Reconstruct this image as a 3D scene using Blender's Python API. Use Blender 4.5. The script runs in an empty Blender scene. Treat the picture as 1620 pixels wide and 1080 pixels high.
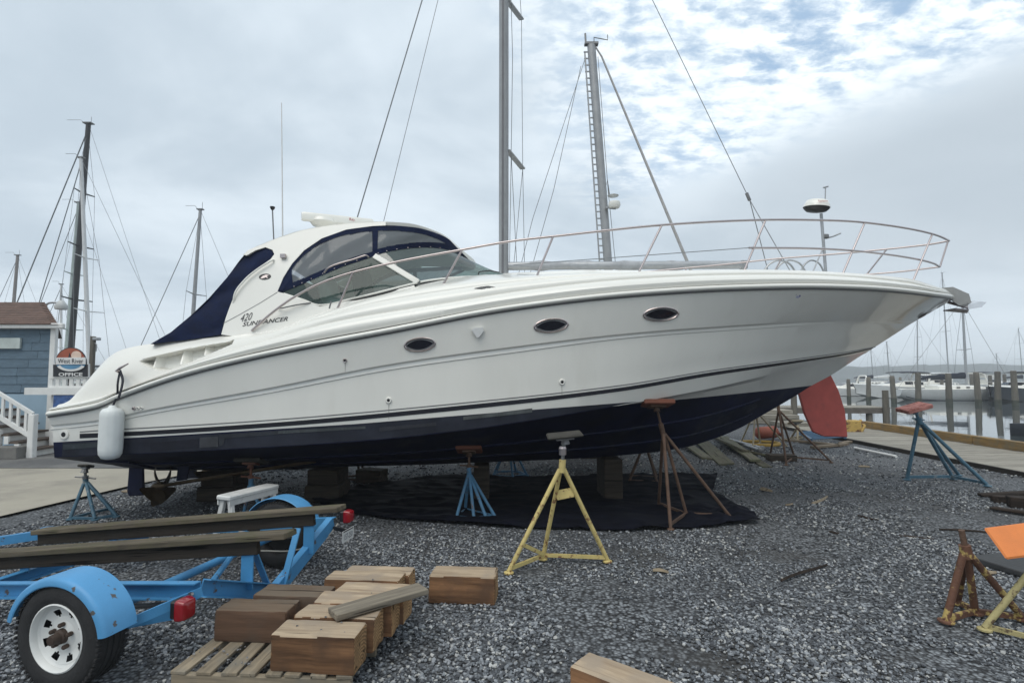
import bpy, bmesh, math, random
import numpy as np
from mathutils import Vector, Matrix, noise, geometry
R = math.radians
scene = bpy.context.scene
C = scene.collection

# ------------------------------------------------------------------ camera
FP, CX, CY, EYE = 850.0, 810.0, 540.0, 1.85
PITCH = math.atan(52 / FP)
cam_d = bpy.data.cameras.new('camera'); cam = bpy.data.objects.new('camera', cam_d); C.objects.link(cam)
cam_d.sensor_width = 36; cam_d.lens = FP / 1620 * 36; cam_d.clip_start = .05; cam_d.clip_end = 6000
cam.location = (0, 0, EYE); cam.rotation_euler = (math.pi / 2 + PITCH, 0, 0)
scene.camera = cam

def ray(px, py):
    u, v = (px - CX) / FP, (CY - py) / FP
    return Vector((u, math.cos(PITCH) - v * math.sin(PITCH), math.sin(PITCH) + v * math.cos(PITCH)))
def P(px, py, Y):
    d = ray(px, py); t = Y / d.y
    return Vector((d.x * t, Y, EYE + d.z * t))
def G(px, py, z=0.0):
    d = ray(px, py); t = (z - EYE) / d.z
    return Vector((d.x * t, d.y * t, z))
def proj(p):
    y = p[1] * math.cos(PITCH) + (p[2] - EYE) * math.sin(PITCH)
    zc = -p[1] * math.sin(PITCH) + (p[2] - EYE) * math.cos(PITCH)
    return CX + FP * p[0] / y, CY - FP * zc / y

# ------------------------------------------------------------------ sky, sun, exposure
SUN_EL, SUN_AZ = R(60), R(205)            # azimuth measured clockwise from +Y: behind the viewer, a little left
world = bpy.data.worlds.new('World'); scene.world = world; world.use_nodes = True
def make_world():
    nt = world.node_tree; N = nt.nodes; L = nt.links
    bg = N['Background']
    def n(t, **k):
        o = N.new(t)
        for a, b in k.items(): setattr(o, a, b)
        return o
    def math_(op, a, b=None, clamp=False):
        m = n('ShaderNodeMath', operation=op, use_clamp=clamp)
        for i, v in enumerate((a, b)):
            if v is None: continue
            if isinstance(v, (int, float)): m.inputs[i].default_value = v
            else: L.new(v, m.inputs[i])
        return m.outputs[0]
    def mix(f, a, b):
        m = n('ShaderNodeMix', data_type='RGBA')
        for i, v in ((0, f), (6, a), (7, b)):
            if isinstance(v, tuple): m.inputs[i].default_value = (*v, 1)
            elif isinstance(v, (int, float)): m.inputs[i].default_value = v
            else: L.new(v, m.inputs[i])
        return m.outputs[2]
    def ramp(v, a, b):
        m = n('ShaderNodeMapRange', interpolation_type='SMOOTHSTEP'); L.new(v, m.inputs[0])
        m.inputs[1].default_value = a; m.inputs[2].default_value = b
        return m.outputs[0]
    tc = n('ShaderNodeTexCoord'); sep = n('ShaderNodeSeparateXYZ'); L.new(tc.outputs['Generated'], sep.inputs[0])
    x, y, z = sep.outputs
    den = math_('ADD', math_('MAXIMUM', z, 0.0), 0.16)
    comb = n('ShaderNodeCombineXYZ'); L.new(math_('DIVIDE', x, den), comb.inputs[0]); L.new(math_('DIVIDE', y, den), comb.inputs[1])
    def noise_(scale, detail, rough, dist=0.0, off=(0, 0, 0), st=(1, 1, 1)):
        mp = n('ShaderNodeMapping'); L.new(comb.outputs[0], mp.inputs[0]); mp.inputs[1].default_value = off; mp.inputs[3].default_value = st
        t = n('ShaderNodeTexNoise'); L.new(mp.outputs[0], t.inputs['Vector'])
        t.inputs['Scale'].default_value = scale; t.inputs['Detail'].default_value = detail
        t.inputs['Roughness'].default_value = rough; t.inputs['Distortion'].default_value = dist
        return t.outputs['Fac']
    sky = n('ShaderNodeTexSky', sky_type='NISHITA'); sky.sun_disc = False
    sky.sun_elevation = SUN_EL; sky.sun_rotation = SUN_AZ
    blue = n('ShaderNodeVectorMath', operation='SCALE'); L.new(sky.outputs[0], blue.inputs[0]); blue.inputs['Scale'].default_value = 0.085
    bl = mix(0.62, blue.outputs[0], (.40, .55, .72))
    big = noise_(0.55, 5, .55, .6, (3.1, 1.7, 0))
    mid = noise_(1.7, 6, .55, .3, (0.4, 5.2, 0))
    soft = math_('ADD', math_('MULTIPLY', big, .65), math_('MULTIPLY', mid, .35))
    grey = mix(ramp(soft, .38, .62), (.40, .47, .535), (.565, .635, .695))
    hz = ramp(z, 0.0, .16)
    grey = mix(hz, (.55, .615, .67), grey)
    # broken altocumulus field high up, to the right of the view
    fl = noise_(10.5, 5, .60, .2, (0, 0, 0), (1, 1.5, 1))
    fl2 = noise_(2.2, 3, .5, .0, (9, 2, 0))
    cov = math_('ADD', math_('MULTIPLY', fl, .75), math_('MULTIPLY', fl2, .45))
    white = mix(ramp(fl, .38, .68), (.58, .66, .72), (.80, .85, .89))
    broken = mix(ramp(cov, .44, .66), bl, white)
    d0 = ray(1400, -90).normalized(); dot = n('ShaderNodeVectorMath', operation='DOT_PRODUCT')
    L.new(tc.outputs['Generated'], dot.inputs[0]); dot.inputs[1].default_value = d0
    edge = math_('ADD', dot.outputs['Value'], math_('MULTIPLY', math_('SUBTRACT', big, .5), .20))
    # the low deck is a bank whose upper rim rises to the right
    rim = math_('SUBTRACT', math_('SUBTRACT', z, math_('MULTIPLY', x, .26)), math_('MULTIPLY', math_('SUBTRACT', mid, .5), .10))
    mask = math_('MULTIPLY', ramp(edge, .83, 1.0), ramp(rim, .22, .31))
    bank = math_('MULTIPLY', math_('MULTIPLY', ramp(x, .10, .50), math_('SUBTRACT', 1.0, ramp(rim, .17, .27))), ramp(z, .06, .20))
    grey = mix(math_('MULTIPLY', bank, .75), grey, (.385, .44, .49))
    col = mix(mask, grey, broken)
    L.new(col, bg.inputs[0]); bg.inputs[1].default_value = 1.0
make_world()
sun_d = bpy.data.lights.new('sun', 'SUN'); sun = bpy.data.objects.new('sun', sun_d); C.objects.link(sun)
sun_d.energy = 1.1; sun_d.angle = R(45); sun_d.color = (1, .95, .87)
sv = Vector((math.sin(SUN_AZ) * math.cos(SUN_EL), math.cos(SUN_AZ) * math.cos(SUN_EL), math.sin(SUN_EL)))
sun.rotation_euler = sv.to_track_quat('Z', 'Y').to_euler(); sun.location = (0, -20, 30)
vs = scene.view_settings
vs.view_transform = 'Standard'; vs.look = 'None'; vs.exposure = 0.53; vs.gamma = 1.0; vs.use_curve_mapping = False
scene.render.engine = 'CYCLES'
scene.cycles.max_bounces = 8; scene.cycles.transparent_max_bounces = 16
scene.cycles.use_denoising = True

# ------------------------------------------------------------------ materials
MATS = {}
def mat(name, col, rough=.55, metal=0.0, var=.12, vscale=4.0, bump=.0, bscale=60.0, col2=None, patch=(.55, .62), pscale=5.0,
        coat=0.0, spec=.5, stretch=None, rnd=0.0, detail=5):
    """base colour broken by noise, an optional second colour in worn patches, optional fine relief"""
    if name in MATS: return MATS[name]
    m = bpy.data.materials.new(name); m.use_nodes = True; nt = m.node_tree; N = nt.nodes; L = nt.links
    b = N['Principled BSDF']
    tc = N.new('ShaderNodeTexCoord'); src = tc.outputs['Object']
    mp = N.new('ShaderNodeMapping'); L.new(src, mp.inputs[0])
    if stretch: mp.inputs[3].default_value = stretch
    if rnd:
        oi = N.new('ShaderNodeObjectInfo'); vm = N.new('ShaderNodeVectorMath'); vm.operation = 'SCALE'
        cb = N.new('ShaderNodeCombineXYZ')
        for i in range(3): L.new(oi.outputs['Random'], cb.inputs[i])
        L.new(cb.outputs[0], vm.inputs[0]); vm.inputs['Scale'].default_value = 37.0; L.new(vm.outputs[0], mp.inputs[1])
    t = N.new('ShaderNodeTexNoise'); L.new(mp.outputs[0], t.inputs['Vector'])
    t.inputs['Scale'].default_value = vscale; t.inputs['Detail'].default_value = detail; t.inputs['Roughness'].default_value = .62
    def rgb(f): return (*[max(0, min(1, c * f)) for c in col], 1)
    mx = N.new('ShaderNodeMix'); mx.data_type = 'RGBA'
    mr = N.new('ShaderNodeMapRange'); L.new(t.outputs['Fac'], mr.inputs[0]); mr.inputs[1].default_value = .3; mr.inputs[2].default_value = .7
    L.new(mr.outputs[0], mx.inputs[0]); mx.inputs[6].default_value = rgb(1 - var); mx.inputs[7].default_value = rgb(1 + var)
    out = mx.outputs[2]
    rsrc = None
    if col2:
        t2 = N.new('ShaderNodeTexNoise'); L.new(mp.outputs[0], t2.inputs['Vector']); t2.inputs['Scale'].default_value = pscale
        t2.inputs['Detail'].default_value = 8; t2.inputs['Roughness'].default_value = .65
        r2 = N.new('ShaderNodeMapRange'); L.new(t2.outputs['Fac'], r2.inputs[0]); r2.inputs[1].default_value = patch[0]; r2.inputs[2].default_value = patch[1]
        m2 = N.new('ShaderNodeMix'); m2.data_type = 'RGBA'; L.new(r2.outputs[0], m2.inputs[0]); L.new(out, m2.inputs[6]); m2.inputs[7].default_value = (*col2, 1)
        out = m2.outputs[2]
    if rnd:
        hs = N.new('ShaderNodeHueSaturation'); L.new(out, hs.inputs['Color'])
        r3 = N.new('ShaderNodeMapRange'); L.new(oi.outputs['Random'], r3.inputs[0]); r3.inputs[3].default_value = 1 - rnd; r3.inputs[4].default_value = 1 + rnd
        L.new(r3.outputs[0], hs.inputs['Value']); out = hs.outputs[0]
    L.new(out, b.inputs['Base Color'])
    rr = N.new('ShaderNodeMapRange'); L.new(t.outputs['Fac'], rr.inputs[0]); rr.inputs[3].default_value = max(.02, rough * .85); rr.inputs[4].default_value = min(1, rough * 1.15)
    L.new(rr.outputs[0], b.inputs['Roughness'])
    b.inputs['Metallic'].default_value = metal; b.inputs['Specular IOR Level'].default_value = spec
    b.inputs['Coat Weight'].default_value = coat; b.inputs['Coat Roughness'].default_value = .06
    if bump:
        tb = N.new('ShaderNodeTexNoise'); L.new(mp.outputs[0], tb.inputs['Vector']); tb.inputs['Scale'].default_value = bscale; tb.inputs['Detail'].default_value = 4
        bp = N.new('ShaderNodeBump'); L.new(tb.outputs['Fac'], bp.inputs['Height']); bp.inputs['Strength'].default_value = bump; bp.inputs['Distance'].default_value = .02
        L.new(bp.outputs[0], b.inputs['Normal'])
    MATS[name] = m
    return m

def wood(name, col, dark, grain=26.0, rough=.8, rnd=.15, rings=False, wear=None):
    """grain runs along the object's local x axis"""
    if name in MATS: return MATS[name]
    m = bpy.data.materials.new(name); m.use_nodes = True; nt = m.node_tree; N = nt.nodes; L = nt.links; b = N['Principled BSDF']
    tc = N.new('ShaderNodeTexCoord'); oi = N.new('ShaderNodeObjectInfo'); cb = N.new('ShaderNodeCombineXYZ')
    for i in range(3): L.new(oi.outputs['Random'], cb.inputs[i])
    sc = N.new('ShaderNodeVectorMath'); sc.operation = 'SCALE'; L.new(cb.outputs[0], sc.inputs[0]); sc.inputs['Scale'].default_value = 41
    ad = N.new('ShaderNodeVectorMath'); L.new(tc.outputs['Object'], ad.inputs[0]); L.new(sc.outputs[0], ad.inputs[1])
    mp = N.new('ShaderNodeMapping'); L.new(ad.outputs[0], mp.inputs[0]); mp.inputs[3].default_value = (.07, 1, 1)
    t = N.new('ShaderNodeTexNoise'); L.new(mp.outputs[0], t.inputs['Vector']); t.inputs['Scale'].default_value = grain; t.inputs['Detail'].default_value = 6
    t.inputs['Roughness'].default_value = .7; t.inputs['Distortion'].default_value = .6
    cr = N.new('ShaderNodeMapRange'); L.new(t.outputs['Fac'], cr.inputs[0]); cr.inputs[1].default_value = .34; cr.inputs[2].default_value = .66
    mx = N.new('ShaderNodeMix'); mx.data_type = 'RGBA'; L.new(cr.outputs[0], mx.inputs[0]); mx.inputs[6].default_value = (*dark, 1); mx.inputs[7].default_value = (*col, 1)
    out = mx.outputs[2]
    if wear:
        t2 = N.new('ShaderNodeTexNoise'); L.new(ad.outputs[0], t2.inputs['Vector']); t2.inputs['Scale'].default_value = 5; t2.inputs['Detail'].default_value = 7
        r2 = N.new('ShaderNodeMapRange'); L.new(t2.outputs['Fac'], r2.inputs[0]); r2.inputs[1].default_value = .45; r2.inputs[2].default_value = .65; r2.inputs[4].default_value = .85
        m2 = N.new('ShaderNodeMix'); m2.data_type = 'RGBA'; L.new(r2.outputs[0], m2.inputs[0]); L.new(out, m2.inputs[6]); m2.inputs[7].default_value = (*wear, 1); out = m2.outputs[2]
    mc = N.new('ShaderNodeMapping'); L.new(ad.outputs[0], mc.inputs[0]); mc.inputs[3].default_value = (.035, 1, 1)      # drying checks along the grain
    tk = N.new('ShaderNodeTexNoise'); L.new(mc.outputs[0], tk.inputs['Vector']); tk.inputs['Scale'].default_value = grain * 1.9; tk.inputs['Detail'].default_value = 2
    rk = N.new('ShaderNodeMapRange'); L.new(tk.outputs['Fac'], rk.inputs[0]); rk.inputs[1].default_value = .655; rk.inputs[2].default_value = .70
    mk = N.new('ShaderNodeMix'); mk.data_type = 'RGBA'; L.new(rk.outputs[0], mk.inputs[0]); L.new(out, mk.inputs[6]); mk.inputs[7].default_value = (*[c * .35 for c in dark], 1); out = mk.outputs[2]
    if rings:
        wv = N.new('ShaderNodeTexWave'); wv.wave_type = 'RINGS'; wv.rings_direction = 'X'; L.new(tc.outputs['Object'], wv.inputs['Vector']); wv.inputs['Scale'].default_value = 16; wv.inputs['Distortion'].default_value = 3.5; wv.inputs['Detail'].default_value = 3; wv.inputs['Detail Scale'].default_value = 2
        mw = N.new('ShaderNodeMix'); mw.data_type = 'RGBA'; mw.blend_type = 'MULTIPLY'; mw.inputs[0].default_value = .55; L.new(out, mw.inputs[6]); L.new(wv.outputs['Color'], mw.inputs[7]); out = mw.outputs[2]
    hs = N.new('ShaderNodeHueSaturation'); L.new(out, hs.inputs['Color'])
    r3 = N.new('ShaderNodeMapRange'); L.new(oi.outputs['Random'], r3.inputs[0]); r3.inputs[3].default_value = 1 - rnd; r3.inputs[4].default_value = 1 + rnd
    L.new(r3.outputs[0], hs.inputs['Value']); L.new(hs.outputs[0], b.inputs['Base Color'])
    b.inputs['Roughness'].default_value = rough; b.inputs['Specular IOR Level'].default_value = .25
    bp = N.new('ShaderNodeBump'); L.new(t.outputs['Fac'], bp.inputs['Height']); bp.inputs['Strength'].default_value = .5; bp.inputs['Distance'].default_value = .006
    L.new(bp.outputs[0], b.inputs['Normal'])
    MATS[name] = m
    return m

def glass(name, tint, refl=1.0, body=None, bodyf=0.0, rough=.03):
    if name in MATS: return MATS[name]
    m = bpy.data.materials.new(name); m.use_nodes = True; nt = m.node_tree; N = nt.nodes; L = nt.links
    N.remove(N['Principled BSDF']); o = N['Material Output']
    tr = N.new('ShaderNodeBsdfTransparent'); tr.inputs[0].default_value = (*tint, 1)
    sh = tr.outputs[0]
    if body:
        df = N.new('ShaderNodeBsdfDiffuse'); df.inputs[0].default_value = (*body, 1)
        mb = N.new('ShaderNodeMixShader'); mb.inputs[0].default_value = bodyf; L.new(sh, mb.inputs[1]); L.new(df.outputs[0], mb.inputs[2]); sh = mb.outputs[0]
    gl = N.new('ShaderNodeBsdfGlossy'); gl.inputs['Roughness'].default_value = rough
    lw = N.new('ShaderNodeLayerWeight'); lw.inputs['Blend'].default_value = .5      # Schlick, the same from both faces of the pane
    pw = N.new('ShaderNodeMath'); pw.operation = 'POWER'; L.new(lw.outputs['Facing'], pw.inputs[0]); pw.inputs[1].default_value = 5
    mf = N.new('ShaderNodeMath'); mf.operation = 'MULTIPLY_ADD'; mf.use_clamp = True; L.new(pw.outputs[0], mf.inputs[0]); mf.inputs[1].default_value = .94; mf.inputs[2].default_value = .055 * refl
    mx = N.new('ShaderNodeMixShader'); L.new(mf.outputs[0], mx.inputs[0]); L.new(sh, mx.inputs[1]); L.new(gl.outputs[0], mx.inputs[2])
    L.new(mx.outputs[0], o.inputs[0])
    MATS[name] = m
    return m

# ------------------------------------------------------------------ mesh collecting
class MB:
    def __init__(s): s.v = []; s.f = []
    def add(s, vs, fs):
        k = len(s.v); s.v += [tuple(v) for v in vs]; s.f += [tuple(i + k for i in f) for f in fs]; return s
    def box(s, c, size, rot=None, taper=(1, 1)):
        hx, hy, hz = size[0] / 2, size[1] / 2, size[2] / 2; vs = []
        for z in (-1, 1):
            tx, ty = taper if z > 0 else (1, 1)
            for x, y in ((-1, -1), (1, -1), (1, 1), (-1, 1)):
                p = Vector((x * hx * tx, y * hy * ty, z * hz))
                if rot is not None: p = rot @ p
                vs.append(p + Vector(c))
        return s.add(vs, [(3, 2, 1, 0), (4, 5, 6, 7), (0, 1, 5, 4), (1, 2, 6, 5), (2, 3, 7, 6), (3, 0, 4, 7)])
    def beam(s, a, b, w, h, up=(0, 0, 1)):
        a, b = Vector(a), Vector(b); d = (b - a); L = d.length; d.normalize(); u = Vector(up)
        side = d.cross(u)
        if side.length < 1e-4: side = d.cross(Vector((1, 0, 0)))
        side.normalize(); u = side.cross(d)
        rot = Matrix((d, side, u)).transposed()
        return s.box((a + b) / 2, (L, w, h), rot)
    def tube(s, pts, r, n=8, cap=True, closed=False):
        pts = [Vector(p) for p in pts]; m = len(pts); rs = r if isinstance(r, (list, tuple)) else [r] * m
        k = len(s.v); nrm = None
        for i, p in enumerate(pts):
            if closed: t = pts[(i + 1) % m] - pts[i - 1]
            else: t = (pts[min(i + 1, m - 1)] - pts[max(i - 1, 0)])
            t.normalize()
            if nrm is None: nrm = t.orthogonal().normalized()
            nrm = (nrm - t * nrm.dot(t)).normalized(); bn = t.cross(nrm)
            for j in range(n):
                a = 2 * math.pi * j / n
                s.v.append(tuple(p + (nrm * math.cos(a) + bn * math.sin(a)) * rs[i]))
        for i in range(m if closed else m - 1):
            i2 = (i + 1) % m
            for j in range(n):
                s.f.append((k + i * n + j, k + i * n + (j + 1) % n, k + i2 * n + (j + 1) % n, k + i2 * n + j))
        if cap and not closed:
            s.f.append(tuple(k + j for j in range(n))[::-1]); s.f.append(tuple(k + (m - 1) * n + j for j in range(n)))
        return s
    def lathe(s, prof, base=(0, 0, 0), axis=(0, 0, 1), n=20, caps=True):
        base = Vector(base); q = Vector((0, 0, 1)).rotation_difference(Vector(axis).normalized()); k = len(s.v)
        for r, z in prof:
            for j in range(n):
                a = 2 * math.pi * j / n; p = Vector((r * math.cos(a), r * math.sin(a), z))
                s.v.append(tuple(base + q @ p))
        for i in range(len(prof) - 1):
            for j in range(n):
                s.f.append((k + i * n + j, k + i * n + (j + 1) % n, k + (i + 1) * n + (j + 1) % n, k + (i + 1) * n + j))
        if not caps: return s
        if prof[0][0] > 1e-5: s.f.append(tuple(k + j for j in range(n))[::-1])
        if prof[-1][0] > 1e-5: s.f.append(tuple(k + (len(prof) - 1) * n + j for j in range(n)))
        return s
    def grid(s, rows, closeu=False):
        k = len(s.v); nr, nc = len(rows), len(rows[0])
        for r in rows: s.v += [tuple(p) for p in r]
        for i in range(nr - 1):
            for j in range(nc if closeu else nc - 1):
                j2 = (j + 1) % nc
                s.f.append((k + i * nc + j, k + i * nc + j2, k + (i + 1) * nc + j2, k + (i + 1) * nc + j))
        return s
    def slab(s, pts, thick):
        """closed plate from an outline of 3-D points, thick = offset vector"""
        n = len(pts); k = len(s.v); t = Vector(thick)
        s.v += [tuple(Vector(p)) for p in pts] + [tuple(Vector(p) + t) for p in pts]
        s.f.append(tuple(range(k, k + n))[::-1]); s.f.append(tuple(range(k + n, k + 2 * n)))
        for i in range(n): s.f.append((k + i, k + (i + 1) % n, k + n + (i + 1) % n, k + n + i))
        return s
    def xf(s, M):
        s.v = [tuple(M @ Vector(v)) for v in s.v]; return s
    def mesh(s, name, m, smooth=None, recalc=True, bevel=0.0):
        me = bpy.data.meshes.new(name); me.from_pydata(s.v, [], s.f); me.validate(clean_customdata=False)
        if recalc or bevel:
            bm = bmesh.new(); bm.from_mesh(me)
            if bevel:
                bmesh.ops.bevel(bm, geom=list(bm.edges), offset=bevel, segments=1, affect='EDGES', clamp_overlap=True)
            if recalc: bmesh.ops.recalc_face_normals(bm, faces=bm.faces)
            bm.to_mesh(me); bm.free()
        if smooth is not None:
            me.shade_smooth(); me.set_sharp_from_angle(angle=R(smooth))
        me.materials.append(m); me.update()
        return me
    def build(s, name, m, parent=None, smooth=None, bevel=0.0, local=False, recalc=True):
        return link(name, s.mesh(name, m, smooth, recalc, bevel), parent, local)

def link(name, me, parent=None, local=False):
    o = bpy.data.objects.new(name, me); C.objects.link(o)
    if parent is not None:
        o.parent = parent
        if not local:                      # mesh is in world space: cancel the whole chain of parents
            M = Matrix.Identity(4); p = parent
            while p is not None:
                M = p.matrix_basis @ M if p.parent is None else p.matrix_parent_inverse @ p.matrix_basis @ M
                p = p.parent
            o.matrix_parent_inverse = M.inverted()
    return o
def tag(o, label=None, cat=None, group=None, kind=None):
    if label: o['label'] = label
    if cat: o['category'] = cat
    if group: o['group'] = group
    if kind: o['kind'] = kind
    return o
def thing(name, label, cat, loc=(0, 0, 0), rz=0.0, group=None):
    o = bpy.data.objects.new(name, None); C.objects.link(o); o.empty_display_size = .2
    o.location = loc; o.rotation_euler = (0, 0, rz)
    return tag(o, label, cat, group)
def structure(o): return tag(o, kind='structure')

def pchip(pts):
    xs = [p[0] for p in pts]; ys = [p[1] for p in pts]; n = len(xs)
    h = [xs[i + 1] - xs[i] for i in range(n - 1)]; d = [(ys[i + 1] - ys[i]) / h[i] for i in range(n - 1)]
    m = [d[0]] + [0.0] * (n - 2) + [d[-1]]
    for i in range(1, n - 1):
        if d[i - 1] * d[i] > 0:
            w1, w2 = 2 * h[i] + h[i - 1], h[i] + 2 * h[i - 1]; m[i] = (w1 + w2) / (w1 / d[i - 1] + w2 / d[i])
    def f(x):
        if x <= xs[0]: return ys[0] + m[0] * (x - xs[0])
        if x >= xs[-1]: return ys[-1] + m[-1] * (x - xs[-1])
        lo, hi = 0, n - 1
        while hi - lo > 1:
            k = (lo + hi) // 2
            if xs[k] <= x: lo = k
            else: hi = k
        t = (x - xs[lo]) / h[lo]; t2, t3 = t * t, t * t * t
        return (2 * t3 - 3 * t2 + 1) * ys[lo] + (t3 - 2 * t2 + t) * h[lo] * m[lo] + (-2 * t3 + 3 * t2) * ys[hi] + (t3 - t2) * h[lo] * m[hi]
    return f
def path(pts, n):
    """smooth 3-D path through points, n samples by chord length"""
    pts = [Vector(p) for p in pts]; t = [0.0]
    for a, b in zip(pts, pts[1:]): t.append(t[-1] + max((b - a).length, 1e-5))
    fs = [pchip([(t[i], p[k]) for i, p in enumerate(pts)]) for k in range(3)]
    return [Vector([f(t[-1] * i / (n - 1)) for f in fs]) for i in range(n)]
def text_mesh(body, size=1.0, shear=0.0, bold=0.0):
    cu = bpy.data.curves.new('text', 'FONT'); cu.body = body; cu.size = size; cu.shear = shear; cu.resolution_u = 3; cu.offset = bold
    cu.align_x = 'CENTER'; cu.align_y = 'CENTER'
    o = bpy.data.objects.new('text', cu); C.objects.link(o); dg = bpy.context.evaluated_depsgraph_get()
    me = o.evaluated_get(dg).to_mesh(); v = [tuple(p.co) for p in me.vertices]; f = [tuple(p.vertices) for p in me.polygons]
    o.evaluated_get(dg).to_mesh_clear(); bpy.data.objects.remove(o); bpy.data.curves.remove(cu)
    return v, f

# shared materials
gel = mat('white_gelcoat', (.82, .805, .745), .26, var=.025, vscale=.9, coat=.35)
gel_hull = mat('white_gelcoat_hull', (.83, .815, .755), .2, var=.04, vscale=.7, coat=.85, col2=(.75, .73, .66), patch=(.55, .85), pscale=1.1, stretch=(1.6, 1.6, .35))
navy_paint = mat('navy_bottom_paint', (.007, .010, .034), .62, var=.5, vscale=2.2, bump=.12, bscale=30, col2=(.028, .032, .045), patch=(.57, .68), pscale=1.6, spec=.3)
navy_gel = mat('navy_stripe', (.008, .008, .014), .3, var=.2)
canvas = mat('navy_canvas', (.006, .012, .040), .85, var=.35, vscale=5, bump=.6, bscale=7, spec=.25)
steel = mat('stainless_steel', (.50, .44, .43), .32, metal=1.0, var=.06, vscale=14)
darksteel = mat('dull_steel', (.22, .22, .22), .5, metal=.7, var=.2, vscale=20)
rubber = mat('black_rubber', (.018, .018, .019), .75, var=.3, vscale=10, bump=.15, bscale=90)
black = mat('black_plastic', (.015, .015, .016), .45, var=.15)
white_paint = mat('white_paint', (.74, .74, .72), .55, var=.06, vscale=6, col2=(.45, .44, .40), patch=(.66, .76), pscale=7)
alu = mat('grey_aluminium', (.40, .41, .42), .42, metal=.55, var=.1, vscale=8)
wire = mat('rigging_wire', (.23, .24, .25), .5, metal=.3, var=.1)
# ------------------------------------------------------------------ ground, water, far shore
DIRT = [(1190, 1050, .6, .5), (1420, 1085, .6, .5), (1010, 880, .5, .35), (700, 870, .6, .3), (300, 1000, .7, .3)]
def gravel_material():
    m = bpy.data.materials.new('gravel_ground'); m.use_nodes = True; nt = m.node_tree; N = nt.nodes; L = nt.links; b = N['Principled BSDF']
    tc = N.new('ShaderNodeTexCoord')
    def vor(scale, feat='F1'):
        v = N.new('ShaderNodeTexVoronoi'); v.feature = feat; L.new(tc.outputs['Object'], v.inputs['Vector']); v.inputs['Scale'].default_value = scale; v.inputs['Randomness'].default_value = 1; return v
    def noi(scale, d=5):
        t = N.new('ShaderNodeTexNoise'); L.new(tc.outputs['Object'], t.inputs['Vector']); t.inputs['Scale'].default_value = scale; t.inputs['Detail'].default_value = d; return t.outputs['Fac']
    def mr(s, a, b_, c=0.0, d=1.0):
        r = N.new('ShaderNodeMapRange'); L.new(s, r.inputs[0]); r.inputs[1].default_value = a; r.inputs[2].default_value = b_; r.inputs[3].default_value = c; r.inputs[4].default_value = d; return r.outputs[0]
    def mix(f, a, b_):
        x = N.new('ShaderNodeMix'); x.data_type = 'RGBA'
        for i, v in ((0, f), (6, a), (7, b_)):
            if isinstance(v, tuple): x.inputs[i].default_value = (*v, 1)
            elif isinstance(v, float): x.inputs[i].default_value = v
            else: L.new(v, x.inputs[i])
        return x.outputs[2]
    v1 = vor(36.0); sep = N.new('ShaderNodeSeparateColor'); L.new(v1.outputs['Color'], sep.inputs[0])
    stone = mix(mr(sep.outputs[0], .0, 1.0), (.058, .062, .068), (.34, .36, .38))
    edge = mr(v1.outputs['Distance'], .25, .75)
    stone = mix(edge, stone, (.022, .022, .023))
    fine = mix(mr(noi(170.0, 3), .35, .7), (.048, .050, .053), (.125, .130, .137))
    packed = mr(noi(.9, 6), .40, .60)
    pk = N.new('ShaderNodeMath'); pk.operation = 'MULTIPLY'; L.new(packed, pk.inputs[0]); pk.inputs[1].default_value = .42
    col = mix(pk.outputs[0], stone, fine)
    earth = mr(noi(.55, 6), .56, .72, 0.0, .5)
    col = mix(earth, col, (.040, .033, .026))
    for px, py, rad, f_ in DIRT:                                   # bare trodden earth between the stones
        c_ = G(px, py); vm = N.new('ShaderNodeVectorMath'); vm.operation = 'DISTANCE'; L.new(tc.outputs['Object'], vm.inputs[0]); vm.inputs[1].default_value = (c_.x, c_.y, 0)
        ad_ = N.new('ShaderNodeMath'); ad_.operation = 'MULTIPLY_ADD'; L.new(noi(2.2, 6), ad_.inputs[0]); ad_.inputs[1].default_value = -rad * 1.5; L.new(vm.outputs['Value'], ad_.inputs[2])
        col = mix(mr(ad_.outputs[0], rad * .35, -rad * .35, 0.0, f_), col, (.034, .029, .022))
    L.new(col, b.inputs['Base Color']); b.inputs['Roughness'].default_value = .82; b.inputs['Specular IOR Level'].default_value = .3
    bp = N.new('ShaderNodeBump'); L.new(v1.outputs['Distance'], bp.inputs['Height']); bp.inputs['Strength'].default_value = .9; bp.inputs['Distance'].default_value = .012; bp.invert = True
    L.new(bp.outputs[0], b.inputs['Normal'])
    return m
gravel_mat = gravel_material()
XE = 11.95                                                # quay edge
def ground_h(x, y): return .018 * noise.noise(Vector((x * .35, y * .35, 0))) + .010 * noise.noise(Vector((x * 1.3, y * 1.3, 4)))
M = MB()
xs = [-600, -200, -60, -25, -14] + [-12 + .4 * i for i in range(60)] + [XE]; ys = [-300, -60, -10] + [-4 + .4 * i for i in range(66)] + [24, 27]
M.grid([[Vector((x, y, ground_h(x, y) - .012 if -12 < x < 9.2 and -4 < y < 22 else -.012)) for x in xs] for y in ys])
for a, b in zip(ys, ys[1:]): M.add([(XE, a, -.012), (XE, b, -.012), (XE, b, -3), (XE, a, -3)], [(0, 1, 2, 3)])
M.add([(-600, 27, -.012), (XE, 27, -.012), (XE, 27, -3), (-600, 27, -3)], [(0, 1, 2, 3)])
structure(M.build('gravel_ground', gravel_mat, smooth=60))

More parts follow.
